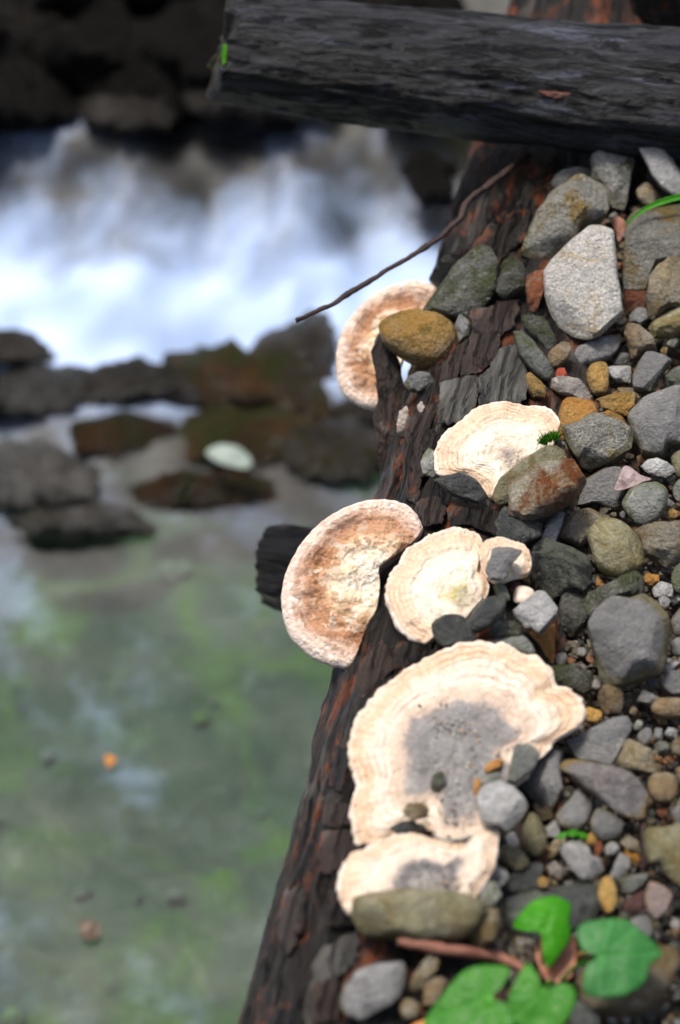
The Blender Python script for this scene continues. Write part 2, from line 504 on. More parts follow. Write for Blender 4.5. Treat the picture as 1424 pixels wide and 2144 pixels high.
# ------------------------------------------------------------------ object helpers
def link(name, me, mat=None, parent=None, loc=(0, 0, 0)):
    o = bpy.data.objects.new(name, me)
    COL.objects.link(o)
    if mat:
        me.materials.append(MAT[mat] if isinstance(mat, str) else mat)
    o.location = loc
    if parent:
        o.parent = parent
        o.location = Vector(loc) - parent.location
    return o


def tag(o, label, cat, group=None, kind=None):
    if label:
        o['label'] = label
    if cat:
        o['category'] = cat
    if group:
        o['group'] = group
    if kind:
        o['kind'] = kind
    return o


def make_mesh(name, verts, faces, attrs=None, smooth=True, sharp=None):
    me = bpy.data.meshes.new(name)
    me.from_pydata([tuple(v) for v in verts], [], faces)
    for k, a in (attrs or {}).items():
        at = me.attributes.new(k, 'FLOAT', 'POINT')
        at.data.foreach_set('value', np.asarray(a, dtype=np.float32))
    me.update()
    if smooth:
        me.polygons.foreach_set('use_smooth', [True] * len(me.polygons))
        if sharp:
            me.set_sharp_from_angle(angle=math.radians(sharp))
    return me


def fbm(p, octv=4):
    return noise.fractal(Vector(p), 0.9, 2.1, octv)


def resample(poly, n, round_amt):
    """closed outline -> n points; round_amt 0 keeps corners, 1 rounds fully"""
    P = np.asarray(poly, float)
    m = len(P)
    pts = []
    for i in range(m):
        p0, p1, p2, p3 = P[i - 1], P[i], P[(i + 1) % m], P[(i + 2) % m]
        for k in range(12):
            u = k / 12
            cr = .5 * ((2 * p1) + (-p0 + p2) * u + (2 * p0 - 5 * p1 + 4 * p2 - p3) * u * u + (-p0 + 3 * p1 - 3 * p2 + p3) * u ** 3)
            li = p1 + (p2 - p1) * u
            pts.append(cr * round_amt + li * (1 - round_amt))
    pts = np.array(pts)
    seg = np.linalg.norm(np.roll(pts, -1, 0) - pts, axis=1)
    cum = np.concatenate([[0], np.cumsum(seg)])
    tt = np.linspace(0, cum[-1], n, endpoint=False)
    if round_amt < .6:
        for k in range(m):          # snap the nearest sample to each corner
            ck = cum[k * 12]
            i = int(np.argmin(np.abs(tt - ck)))
            tt[i] = ck
        tt = np.sort(tt)
    cl = np.vstack([pts, pts[:1]])
    return np.stack([np.interp(tt, cum, cl[:, 0]), np.interp(tt, cum, cl[:, 1])], 1)


def ring_faces(n, rings, cap0, cap1):
    """rings of n verts in order; cap0/cap1 indices of the pole verts"""
    f = []
    for r in range(rings - 1):
        a, b = r * n, (r + 1) * n
        for i in range(n):
            j = (i + 1) % n
            f.append((a + i, b + i, b + j, a + j))
    for i in range(n):
        j = (i + 1) % n
        f.append((cap0, i, j))
        f.append((cap1, (rings - 1) * n + j, (rings - 1) * n + i))
    return f


UP = np.array([0, 0, 1.0])


def rock(name, poly, mat, prof='round', lift=0.0, tview=.45, thick=None, rough=1.0, parent=None, base=None, n=44, seed=None,
         normal=None, tilt=8, facets=None, tear=0.0):
    """a stone whose outline is the traced one, on the surface it lies on (lift in cm), with real thickness"""
    r = random.Random(seed if seed is not None else int(abs(poly[0][0] * 7 + poly[0][1] * 13)))
    P2 = np.asarray(poly, float)
    c = P2.mean(0)
    P = (base or hit)(c[0], c[1])
    V = unit(CAMV - P)
    nrm = unit(UP * (1 - tview) + V * tview) if normal is None else unit(normal)
    nrm = unit(nrm + np.array([r.uniform(-1, 1), r.uniform(-1, 1), 0]) * math.tan(math.radians(tilt)))
    # lift along the view ray so the outline stays put
    P = P + V * (lift * .01 / max(.3, V[2]))
    rnd = {'round': .9, 'slab': .2, 'block': .1, 'soft': .5}[prof]
    out2 = resample(P2, n, rnd)
    pts = np.array([on_plane(x, y, P, nrm) for x, y in out2])
    X = unit(np.cross(nrm, [0.123, .9, .2]))
    Y = np.cross(nrm, X)
    q = np.stack([(pts - P) @ X, (pts - P) @ Y], 1)
    q0 = q.mean(0)
    q = q - q0
    O = P + X * q0[0] + Y * q0[1]
    if tear:
        for i in range(n):
            a = 2 * math.pi * i / n
            q[i] *= 1 + tear * noise.fractal(Vector((math.cos(a) * 3.5, math.sin(a) * 3.5, P2[0][0])), .5, 2.2, 4)
    size = math.sqrt(max(1e-9, .5 * abs(np.sum(q[:, 0] * np.roll(q[:, 1], -1) - q[:, 1] * np.roll(q[:, 0], -1)))))
    t = size * (thick if thick is not None else {'round': .42, 'slab': .16, 'block': .34, 'soft': .32}[prof])
    ex, ey = {'round': (2.0, 2.0), 'soft': (3.2, 2.2), 'slab': (9, 2.6), 'block': (4.2, 2.6)}[prof]
    if prof == 'block':
        prf = [(.2, 1), (.42, 1), (.60, 1), (.74, .985), (.84, .90), (.915, .70), (.965, .40), (1.0, 0)]
    elif prof == 'slab':
        prf = [(.25, 1), (.5, 1), (.7, 1), (.84, .99), (.92, .92), (.965, .70), (.99, .35), (1.0, 0)]
    else:
        prf = [(rho, max(0, 1 - rho ** ex) ** (1 / ey)) for rho in (.16, .34, .52, .68, .80, .89, .95, .985, 1.0)]
    top = [a for a, b in prf]
    bot = [.97, .86, .66, .38]
    verts, side = [], []
    for rho, hz in prf:
        z = t * hz
        for i in range(n):
            verts.append((q[i, 0] * rho, q[i, 1] * rho, z))
            side.append(1 - min(1, z / (.92 * t)) ** 1.3)
    for rho in bot:
        z = -t * 1.25 * max(0, 1 - rho ** 2.6) ** .5
        for i in range(n):
            verts.append((q[i, 0] * rho, q[i, 1] * rho, z))
            side.append(1.0)
    nr = len(top) + len(bot)
    verts.append((0, 0, t))
    side.append(0)
    verts.append((0, 0, -t * 1.25))
    side.append(1.0)
    v = np.array(verts)
    # split faces: flat cuts on angular stones
    nf = facets if facets is not None else {'round': 1, 'soft': 5, 'slab': 4, 'block': 10}[prof]
    for k in range(nf):
        az = r.uniform(0, 2 * math.pi)
        el = math.radians(r.uniform(25, 80))
        dn = np.array([math.cos(az) * math.cos(el), math.sin(az) * math.cos(el), math.sin(el)])
        sup = (v @ dn).max()
        d = sup * r.uniform(.62, .93)
        ov = np.maximum(0, v @ dn - d)
        v = v - ov[:, None] * dn[None, :] * .96
    off = Vector((r.uniform(0, 50), r.uniform(0, 50), r.uniform(0, 50)))
    amp = size * .038 * rough * {'round': .8, 'soft': 1.0, 'slab': .6, 'block': 1.4}[prof]
    zc = t * .3
    for i in range(len(v)):
        p = Vector(v[i]) / size
        d1 = noise.fractal(p * 3.0 + off, .9, 2.1, 4) * amp
        dr = np.array([v[i, 0] * .6, v[i, 1] * .6, (v[i, 2] - zc) * 1.6])
        L = np.linalg.norm(dr)
        if L > 1e-9:
            v[i] += dr / L * d1
    w3 = v[:, :1] * X + v[:, 1:2] * Y + v[:, 2:] * nrm
    me = make_mesh(name, w3, ring_faces(n, nr, nr * n, nr * n + 1), {'side': side}, True,
                   {'round': None, 'soft': 32, 'slab': 28, 'block': 22}[prof])
    # wind outwards
    pol = me.polygons[0]
    if Vector(pol.normal).dot(Vector(nrm)) < 0:
        me.flip_normals()
    return link(name, me, mat, parent, O)


def ell(cx, cy, rx, ry, rot=0, k=9, jit=.12, seed=0):
    r = random.Random(seed or int(cx * 31 + cy))
    a0 = r.uniform(0, 6.28)
    res = []
    for i in range(k):
        a = a0 + i * 2 * math.pi / k
        f = 1 + r.uniform(-jit, jit)
        x, y = rx * math.cos(a) * f, ry * math.sin(a) * f
        cr, sr = math.cos(math.radians(rot)), math.sin(math.radians(rot))
        res.append((cx + x * cr - y * sr, cy + x * sr + y * cr))
    return res


def P(s):
    return [tuple(float(q) for q in a.split(',')) for a in s.split()]


def tube(name, pts, radii, mat, parent=None, k=10, wob=.0, cap=True):
    pts = [np.asarray(p, float) for p in pts]
    # densify
    dp, dr = [], []
    m = len(pts)
    for i in range(m - 1):
        p0, p1, p2, p3 = pts[max(0, i - 1)], pts[i], pts[i + 1], pts[min(m - 1, i + 2)]
        for j in range(6):
            u = j / 6
            dp.append(.5 * ((2 * p1) + (-p0 + p2) * u + (2 * p0 - 5 * p1 + 4 * p2 - p3) * u * u + (-p0 + 3 * p1 - 3 * p2 + p3) * u ** 3))
            dr.append(radii[i] * (1 - u) + radii[i + 1] * u)
    dp.append(pts[-1])
    dr.append(radii[-1])
    O = dp[0].copy()
    verts = []
    for i, p in enumerate(dp):
        T = unit(dp[min(i + 1, len(dp) - 1)] - dp[max(0, i - 1)])
        A = unit(np.cross(T, [.3, .2, .93]))
        B = np.cross(T, A)
        for j in range(k):
            a = 2 * math.pi * j / k
            rr = dr[i] * (1 + wob * noise.noise(Vector((math.cos(a) * 1.3, math.sin(a) * 1.3, i * .45))))
            verts.append(p - O + A * math.cos(a) * rr + B * math.sin(a) * rr)
    nr = len(dp)
    verts.append(dp[0] - O)
    verts.append(dp[-1] - O)
    me = make_mesh(name, verts, ring_faces(k, nr, nr * k, nr * k + 1))
    return link(name, me, mat, parent, O)


# ------------------------------------------------------------------ the setting
def grid_obj(name, xs, ys, zf, mat, kind, attr=None):
    verts, av = [], []
    for y in ys:
        for x in xs:
            verts.append((x, y, zf(x, y)))
            if attr:
                av.append(attr[1](x, y))
    nx = len(xs)
    faces = [(j * nx + i, j * nx + i + 1, (j + 1) * nx + i + 1, (j + 1) * nx + i) for j in range(len(ys) - 1) for i in range(nx - 1)]
    me = make_mesh(name, verts, faces, {attr[0]: av} if attr else None)
    o = link(name, me, mat)
    o['kind'] = kind
    return o


def spread(a, b, core0, core1, n_core, n_out):
    left = [core0 - (core0 - a) * (k / n_out) ** 2 for k in range(n_out, 0, -1)]
    right = [core1 + (b - core1) * (k / n_out) ** 2 for k in range(1, n_out + 1)]
    return left + list(np.linspace(core0, core1, n_core)) + right


BED = -1.10


def ground_z(x, y):
    s = cross_s(x, y)
    z = float(gravel(x, y)) - .045 + .012 * fbm((x * 14, y * 14, 3), 3)
    drop = float(sstep(.0, -.06, s))
    low = -1.28 + .03 * fbm((x * 3, y * 3, 1), 3)
    # the far bank of the gully rises behind the cascade and to the left
    far = float(sstep(3.25, 4.6, y + .25 * fbm((x * 1.2, 0, 4), 3))) * 1.55
    lft = float(sstep(-2.2, -3.8, x)) * 1.5
    low = low + max(far, lft) + .10 * fbm((x * 2.2, y * 2.2, 8), 4) * min(1, far + lft)
    return z * (1 - drop) + low * drop


grid_obj('ground', spread(-40, 40, -2.4, 1.2, 190, 14), spread(-20, 60, .2, 4.8, 200, 14), ground_z, 'soil', 'structure')


# stream bed: olive-grey silt with algae
def bed_mat():
    t = NT('stream_bed_silt')
    v = t.coords(random_offset=False)
    n1 = t.noise(v, 7, 6, .65, .6)
    col = t.mix(t.ramp(n1, [(.38, 0), (.62, 1)]), (.028, .046, .028), (.062, .078, .058))
    n2 = t.noise(v, 4.5, 4, .6, .8)
    col = t.mix(t.ramp(n2, [(.52, 0), (.66, .9)]), col, (.060, .118, .012))
    n3 = t.noise(v, 16, 5, .6, .3)
    col = t.mix(t.ramp(n3, [(.60, 0), (.72, .6)]), col, (.15, .16, .15))
    t.bsdf(col, .8, .3, t.noise(v, 30, 5), .02)
    return t.m


grid_obj('stream_bed', list(np.linspace(-2.9, .35, 90)), list(np.linspace(-.2, 2.56, 90)),
         lambda x, y: (BED - .45 * float(sstep(-.35, .05, cross_s(x, y))) * float(sstep(.0, .3, cross_s(x, y) + .2)) + .05 * fbm((x * 2.5, y * 2.5, 0), 4)), bed_mat(), 'structure')


def water_z(x, y):
    yy = y + .10 * noise.noise(Vector((x * 2.2, 0, 5)))
    z = -1.0 + .24 * float(sstep(2.36, 3.08, yy))
    casc = float(sstep(2.3, 2.6, yy)) * float(sstep(3.5, 3.0, yy))
    z += (.004 + .034 * casc) * fbm((x * 7, y * 6, 2), 4)
    z += (.0008 + .004 * casc) * fbm((x * 22, y * 18, 6), 3)
    return z


def water_foam(x, y):
    yy = y + .10 * noise.noise(Vector((x * 2.2, 0, 5)))
    n = fbm((x * 3.2 + 2, y * 3.2, 9), 4)
    n2 = fbm((x * 6.5, y * 8.0, 4), 4)
    m = float(sstep(2.45, 2.62, yy))
    f = m * float(sstep(2.88, 2.60, yy + .12 * n + .12 * n2)) * max(.42, 1.05 + .9 * n + .8 * n2)
    f += float(sstep(2.75, 2.9, yy)) * float(sstep(3.5, 3.0, yy)) * max(0, .35 * n2 + .3 * n - .04) * .9
    tail = float(sstep(2.05, 2.5, yy)) * (1 - m)
    f += tail * .2 * max(0, .5 * n + .4 * n2 - .10)
    f += .16 * max(0, fbm((x * 2.4 + y * 1.5, y * 7, 14), 3) - .15) * float(sstep(.8, 2.2, y))
    f += .0 + .10 * fbm((x * 3.2 + y * 2.0, y * 3.0 - x, 31), 3) + .10 * fbm((x * 14 + y * 7, y * 4 - x * 2, 33), 3)
    return max(0, min(1, f))


def water_mat():
    t = NT('stream_water_surface')
    v = t.coords(random_offset=False)
    fo = t.attr('foam').outputs['Fac']
    fr = t.n('ShaderNodeFresnel')
    fr.inputs['IOR'].default_value = 1.33
    bp = t.n('ShaderNodeBump')
    bp.inputs['Distance'].default_value = .003
    t.l(t.noise(v, 9, 3, .5, .5), bp.inputs['Height'])
    t.l(bp.outputs[0], fr.inputs['Normal'])
    tr = t.n('ShaderNodeBsdfTransparent')
    tr.inputs[0].default_value = (.72, .86, .80, 1)
    gl = t.n('ShaderNodeBsdfGlossy')
    sy = t.n('ShaderNodeSeparateXYZ')        # broken, choppy surface in the rapids; smoother in the pool
    t.l(v, sy.inputs[0])
    mr = t.n('ShaderNodeMapRange')
    mr.inputs[1].default_value = 1.9
    mr.inputs[2].default_value = 2.3
    mr.inputs[3].default_value = .16
    mr.inputs[4].default_value = .62
    t.l(sy.outputs[1], mr.inputs[0])
    t.l(mr.outputs[0], gl.inputs['Roughness'])
    t.l(bp.outputs[0], gl.inputs['Normal'])
    m1 = t.n('ShaderNodeMixShader')
    t.l(t.math('ADD', fr.outputs[0], .03), m1.inputs[0])
    t.l(tr.outputs[0], m1.inputs[1])
    t.l(gl.outputs[0], m1.inputs[2])
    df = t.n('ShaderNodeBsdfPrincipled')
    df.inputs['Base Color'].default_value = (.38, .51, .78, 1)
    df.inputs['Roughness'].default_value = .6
    m2 = t.n('ShaderNodeMixShader')
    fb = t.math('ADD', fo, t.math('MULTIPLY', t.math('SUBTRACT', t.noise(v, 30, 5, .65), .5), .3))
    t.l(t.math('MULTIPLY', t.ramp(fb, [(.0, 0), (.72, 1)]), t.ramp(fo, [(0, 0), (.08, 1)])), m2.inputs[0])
    t.l(m1.outputs[0], m2.inputs[1])
    t.l(df.outputs[0], m2.inputs[2])
    t.l(m2.outputs[0], t.out.inputs['Surface'])
    return t.m


grid_obj('water', list(np.linspace(-2.9, .30, 150)), list(np.linspace(-.2, 3.75, 190)), water_z, water_mat(), 'structure', ('foam', water_foam))


def ledge_z(x, y):
    yy = y + .10 * noise.noise(Vector((x * 2.2, 0, 5)))
    z = -1.16 + .33 * float(sstep(2.50, 2.95, yy)) + .14 * float(sstep(2.9, 3.6, yy))
    return z + .045 * fbm((x * 7, y * 7, 21), 5) * float(sstep(2.6, 2.9, yy))


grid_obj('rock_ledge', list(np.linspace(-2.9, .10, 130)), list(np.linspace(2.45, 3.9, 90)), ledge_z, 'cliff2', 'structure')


# ------------------------------------------------------------------ logs
def log_mesh(name, A, B, R0, R1, nu, nth, amp, seed, flat=0.0, cut0=(0, 0), rag=.0, plates=1.0, along=1.0):
    """a bark-covered log from A to B, ridged along its length; cut0 slants the first end"""
    A, B = np.asarray(A, float), np.asarray(B, float)
    T = unit(B - A)
    L = np.linalg.norm(B - A)
    X = unit(np.cross(T, UP))
    Z = np.cross(X, T)
    verts = []
    for i in range(nu + 1):
        u = i / nu
        for j in range(nth):
            a = 2 * math.pi * j / nth
            R = R0 + (R1 - R0) * u
            ca, sa = math.cos(a), math.sin(a)
            s = u * L
            # long fissures and stepped plates
            p1 = noise.fractal(Vector((ca * R * 52, sa * R * 52, s * 9 * along + seed)), .75, 2.2, 5)
            rid = 1 - abs(noise.noise(Vector((ca * R * 80, sa * R * 80, s * 11 * along + seed * 2)))) * 2
            cel = noise.noise(Vector((ca * R * 26, sa * R * 34, s * 17 * along + seed * 3)))
            step = math.floor((cel + 1) * 3.2) / 3.2 - 1
            d = amp * (.9 * p1 + .55 * rid + .45 * plates * step)
            low = .06 * R * noise.noise(Vector((ca * .8, sa * .8, s * 2.2 + seed)))
            R = R + d + low
            end = max(0, 1 - i / 3) if i < 3 else 0
            sl = (cut0[0] * ca + cut0[1] * sa) * R0 * (1 - u) ** 6
            rg = rag * noise.fractal(Vector((ca * 3, sa * 3, seed)), .8, 2, 3) * (1 - u) ** 8
            verts.append(T * (s + sl + rg) + (X * ca + Z * sa) * R * (1 - .10 * end))
    faces = []
    for i in range(nu):
        for j in range(nth):
            k = (j + 1) % nth
            faces.append((i * nth + j, i * nth + k, (i + 1) * nth + k, (i + 1) * nth + j))
    me = make_mesh(name, verts, faces)
    ends = []
    for e, row in ((0, 0), (1, nu)):
        rim = [np.array(verts[row * nth + j]) for j in range(nth)]
        c = sum(rim) / nth
        ev = list(rim)
        for f in (.75, .45):
            for j in range(nth):
                q = c + (rim[j] - c) * f
                ev.append(q + T * (.5 - e) * amp * .9 * noise.noise(Vector(q) * 60))
        ev.append(c)
        ef = []
        for g in range(2):
            for j in range(nth):
                k = (j + 1) % nth
                ef.append((g * nth + j, (g + 1) * nth + j, (g + 1) * nth + k, g * nth + k))
        ef += [(2 * nth + j, 3 * nth, 2 * nth + (j + 1) % nth) for j in range(nth)]
        ends.append(make_mesh('end_face', ev, ef))
    return me, ends


def log_thing(name, label, A, B, R0, R1, nu, nth, amp, seed, mat, endmat, group=None, **kw):
    e = bpy.data.objects.new(name, None)
    e.empty_display_size = .05
    COL.objects.link(e)
    e.location = A
    tag(e, label, 'log', group)
    me, ends = log_mesh('trunk', A, B, R0, R1, nu, nth, amp, seed, **kw)
    link('trunk', me, mat, e, A)
    for m in ends:
        link('end_face', m, endmat, e, A)
    return e


main_log = log_thing('fallen_log', 'wet dark log with flaking rusty bark along the stream edge, under the bracket fungi',
                     LOG_P - LD * .75, LOG_P + LD * .95, LOG_R, LOG_R * .96, 460, 200, .0046, 3.0, 'bark', 'log_end')
XZ = LOG_Z + LOG_R + .058
xa = on_z(466, 98, XZ + .004)
xb = on_z(1424, 208, XZ + .012)
xdir = unit(xb - xa)
cross_log = log_thing('cross_log', 'thick blackened log laid across the end of the bark log, over the stony bank',
                      xa, xa + xdir * .95, .052, .076, 460, 190, .0046, 11.0, 'tielog', 'log_end', cut0=(.15, .28), rag=.012, plates=.8, along=.6)
ta = on_z(560, 1182, -.32)
lower_log = log_thing('tie_log', 'short black log end with mossy rim jutting out low behind the brown pored fungus',
                      ta, ta + unit(np.array([xdir[0], xdir[1], 0])) * .44, .043, .045, 80, 90, .0035, 23.0, 'stub', 'log_end', cut0=(0, -.12), rag=.006, plates=1.0)
ra = xa + xdir * .50 + unit(np.array([LD[0], LD[1], 0])) * .17 + np.array([0, 0, .03])
rear_log = log_thing('rear_log', 'reddish brown log just showing behind the thick blackened cross log',
                     ra, ra + LD * .9 + LP * .05, .12, .12, 120, 120, .005, 31.0, 'bark', 'bark')
rb_ = ra + LP * .235 + LD * .01
log_thing('rear_log', 'dark log end showing behind the blackened cross log at the foot of the bank',
          rb_, rb_ + LD * .9, .105, .105, 90, 90, .005, 37.0, 'bark', 'bark')


# bark plates and moss on the logs (parts)
def xhit(px, py, A=xa, d=xdir, r0=.052, r1=.076, L=.95):
    r_ = ray(px, py)
    best = None
    for t in np.arange(1.6, 2.6, .004):
        p = CAMV + r_ * t
        u = np.dot(p - A, d)
        R = r0 + (r1 - r0) * u / L
        if np.linalg.norm(p - A - d * u) < R:
            best = (p, unit(p - A - d * u))
            break
    return best or (A, UP)


def scar(s, mat, name, label=None, lift=.02, thick=.04):
    poly = P(s)
    c = np.mean(poly, 0)
    p, nn = xhit(c[0], c[1])
    o = rock(name, poly, mat, 'slab', lift, normal=nn, thick=thick, rough=2, parent=cross_log, base=lambda x, y: p, n=40, tilt=0, tear=.3)
    if label:
        o['label'] = label


scar('480,147 530,150 535,158 500,161 478,157', 'scar_red', 'wood_scar', 'orange red scar where the bark has chipped off')
scar('1120,190 1170,192 1226,196 1222,204 1160,205', 'scar_red', 'wood_scar', 'pinkish scar on the flank of the log')
scar('464,92 476,88 474,135 466,142', 'moss', 'moss_patch')
scar('482,186 494,190 492,204 484,200', 'moss_dark', 'moss_patch')


def log_plate(s, mat, lift=.2, thick=.10, name='bark_plate', label=None, prof='slab', rough=2.0, parent=main_log, tilt=5, normal=None):
    poly = P(s)
    c = np.mean(poly, 0)
    nn = log_normal(hit(c[0], c[1])) if normal is None else normal
    o = rock(name, poly, mat, prof, lift, normal=nn, thick=thick * (.65 if name == 'bark_plate' else 1), rough=rough, parent=parent, n=64, tilt=tilt, tear=.16)
    if label:
        o['label'] = label
    return o


log_plate('1065,682 1092,715 1104,780 1100,842 1048,852 997,838 1004,795 1040,745', 'bark_grey', .5, .07, label='smooth grey green bark plate')
log_plate('985,705 1045,690 1042,745 1010,775 960,790 962,760', 'bark_rust', .4, .08)
log_plate('985,655 1040,640 1090,618 1080,680 1045,700 988,708', 'bark_rust', .3, .07)
log_plate('922,805 985,775 1003,800 996,850 985,880 915,885', 'bark_grey', .3, .08)
log_plate('948,735 980,705 985,720 955,790 918,800 915,788', 'bark_rust', .5, .1)
log_plate('960,545 1030,470 1110,430 1100,500 1050,540 1040,600 1000,560', 'bark', .3, .08)
log_plate('880,900 915,890 918,935 895,965 870,980', 'bark', .3, .1)
log_plate('870,1050 905,1035 935,1060 925,1095 885,1100', 'bark_rust', .2, .08)
log_plate('935,1045 1000,1062 1060,1075 1040,1120 985,1100 930,1100', 'bark', .3, .09)
log_plate('745,1410 800,1330 812,1345 822,1400 790,1440 750,1470', 'bark_rust', .2, .06)
log_plate('830,1345 900,1345 905,1372 850,1395 825,1400', 'bark', .2, .08)
log_plate('672,1690 735,1680 745,1722 715,1732 670,1728', 'bark_rust', .3, .08)
log_plate('672,1740 740,1735 775,1772 735,1785 712,1820 680,1830 662,1790', 'bark_rust', .2, .06)
log_plate('684,1890 712,1880 730,1900 738,1935 686,1940', 'bark', .4, .08)
log_plate('668,1990 745,1950 752,2000 712,2045 645,2060', 'bark_grey', .3, .05, rough=3)
log_plate('650,2065 705,2045 712,2095 718,2135 648,2142', 'bark_rust', .3, .06, rough=3)
log_plate('560,2110 630,2115 625,2180 545,2180', 'bark', .4, .1)
log_plate('700,1560 728,1545 735,1600 715,1660 690,1650', 'bark', .2, .08)
log_plate('600,1860 640,1840 635,1950 600,2000 580,1960', 'bark_rust', .1, .07)

# the torn strip of bark standing proud on the stream side
strip_n = unit(log_normal(hit(850, 900)) * .5 + unit(CAMV - hit(850, 900)) * .6)
log_plate('800,632 806,660 812,720 838,765 850,850 858,950 850,1042 805,1050 797,960 790,880 797,800 790,740 764,682', 'bark_rust', 1.6, .16,
          'bark_strip', 'torn dark strip of bark standing up beside the ochre stone', 'block', 1.6, normal=strip_n, tilt=0)
log_plate('862,830 890,800 905,850 890,930 880,1000 862,1050 848,1045 860,950', 'bark_rust', .8, .16, 'bark_strip', None, 'block', 1.6, tilt=0)
log_plate('838,860 852,845 856,880 845,920 832,905', 'fungus_white', 1.9, .2, 'fungus_patch', 'small cream fungus crust in a split of the bark', 'block', 2, tilt=0, normal=strip_n)
log_plate('872,850 882,838 890,852 882,872', 'fungus_white', 1.6, .2, 'fungus_patch', None, 'block', 2, tilt=0, normal=strip_n)


# ------------------------------------------------------------------ bracket fungi
def fungus(name, outline, attach, center, mat, lift=.8, tview=.5, thick=.010, dome=.006, pore=False, parent=None, label=None, group=None, seed=1,
           n=190, ruffle=.026, base=None, tiltv=(0, 0, 0), hole=None):
    """outline: traced points; attach: indices of points on the attached (hidden) side"""
    poly = np.asarray(outline, float)
    Pc = (base or hit)(*center)
    V = unit(CAMV - Pc)
    nrm = unit(UP * (1 - tview) + V * tview + np.asarray(tiltv, float))
    Pc = Pc + V * (lift * .01 / max(.3, V[2]))
    dens = resample(poly, n * 4, .85)
    ang = np.unwrap(np.arctan2(dens[:, 1] - center[1], dens[:, 0] - center[0]))
    rad = np.hypot(dens[:, 0] - center[0], dens[:, 1] - center[1])
    # resample by angle (keep the largest radius where it folds)
    A = np.linspace(0, 2 * math.pi, n, endpoint=False)
    R = np.zeros(n)
    am = np.mod(ang, 2 * math.pi)
    for k in range(len(am)):
        k2 = (k + 1) % len(am)
        a0, a1 = am[k], am[k2]
        dlt = (a1 - a0 + math.pi) % (2 * math.pi) - math.pi
        st = max(1, int(abs(dlt) / (math.pi / n)))
        for q in range(st + 1):
            aa = (a0 + dlt * q / st) % (2 * math.pi)
            rr = rad[k] + (rad[k2] - rad[k]) * q / st
            i = int(round(aa / (2 * math.pi) * n)) % n
            R[i] = max(R[i], rr)
    for i in range(n):
        if R[i] == 0:
            R[i] = R[i - 1]
    R = .25 * np.roll(R, 1) + .5 * R + .25 * np.roll(R, -1)
    # zone radius: free edges use their own radius, attached ones a wider one
    Rz = R.copy()
    if attach:
        att = np.zeros(n)
        for i in range(n):
            a = A[i]
            best, bi = 9, 0
            for k, (x, y) in enumerate(poly):
                dd = abs((math.atan2(y - center[1], x - center[0]) - a + math.pi) % (2 * math.pi) - math.pi)
                if dd < best:
                    best, bi = dd, k
            att[i] = 1 if bi in attach else 0
        for _ in range(6):
            att = (np.roll(att, 1) + att + np.roll(att, -1)) / 3
        Rmax = np.percentile(R, 85)
        Rz = R * (1 - att) + np.maximum(R * 1.5, Rmax) * att
    Rs = R.copy()
    for _ in range(40):
        Rs = (np.roll(Rs, 1) + Rs + np.roll(Rs, -1)) / 3
    crease = np.clip((Rs - R) / R, 0, .2)
    rings = list(np.linspace(.03, .90, 34)) + [.925, .945, .962, .976, .988, .996, 1.0]
    low = [.992, .965, .90, .7, .4]
    verts, zone, wrk = [], [], []
    so = seed * 7.31

    def pt(i, rho):
        rr = R[i] * (1 + (.008 if pore else ruffle) * noise.fractal(Vector((math.cos(A[i]) * 11, math.sin(A[i]) * 11, so)), .7, 2, 4) * rho ** 3)
        x = center[0] + math.cos(A[i]) * rr * rho
        y = center[1] + math.sin(A[i]) * rr * rho
        w = on_plane(x, y, Pc, nrm) - Pc
        return w
    for rho in rings:
        e0 = .90 if pore else .955
        edge = max(0, 1 - max(0, (rho - e0) / (1 - e0)) ** 2.4) ** .5
        for i in range(n):
            w = pt(i, rho)
            z = rho * R[i] / Rz[i]
            ca, sa = math.cos(A[i]), math.sin(A[i])
            h = dome * (1 - z * z)
            nz = noise.fractal(Vector((w[0] * 45, w[1] * 45, w[2] * 45 + so)), .8, 2.1, 4)
            if pore:
                h += .0045 * nz * (1 - float(sstep(.74, .86, z))) + .0015 * nz
                h += .001 * float(sstep(.70, .86, z)) - .0022 * math.exp(-((z - .62) / .12) ** 2)
            else:
                wob = .04 * noise.noise(Vector((ca * 2, sa * 2, so)))
                h += .0005 * math.sin((z + wob) * 46) * float(sstep(.5, .7, z)) + .0022 * nz
                h += .0008 * math.sin((z + wob) * 17 + 1)
                h -= .0016 * math.exp(-((z + wob - .86) / .025) ** 2)
                h += .0009 * noise.noise(Vector((ca * 14, sa * 14, z * 2 + so))) * z ** 4
            if not pore:
                h -= crease[i] * .05 * rho ** 4
                h += .0016 * noise.noise(Vector((ca * 9, sa * 9, so + 4))) * float(sstep(.8, 1, z))
            verts.append(w + nrm * (h * edge + thick * .55 * (edge - 1)))
            wrk.append(.5 + .9 * noise.fractal(Vector((ca * 26, sa * 26, z * 4 + so)), .8, 2.1, 3))
            zone.append(z)
    for rho in low:
        d = thick * (.6 + .4 * math.sqrt(max(0, 1 - rho ** 3))) + thick * (1 - rho) * 1.2
        for i in range(n):
            verts.append(pt(i, rho) - nrm * d)
            wrk.append(.5)
            zone.append(.93)
    nr = len(rings) + len(low)
    verts.append(nrm * dome)
    zone.append(0)
    verts.append(-nrm * thick * 2)
    zone.append(.9)
    wrk += [.5, .5]
    me = make_mesh(name, verts, ring_faces(n, nr, nr * n, nr * n + 1), {'zone': zone, 'wrinkle': wrk})
    if Vector(me.polygons[n * 5].normal).dot(Vector(nrm)) < 0:
        me.flip_normals()
    o = link(name, me, mat, parent, Pc)
    PLANE[o.name] = (Pc, nrm)
    if label and not parent:
        tag(o, label, 'fungus', group)
    return o


FG = 'bracket fungi on the log'
PLANE = {}


def on_f(o):
    Pc, nn = PLANE[o.name]
    return lambda x, y: on_plane(x, y, Pc, nn)


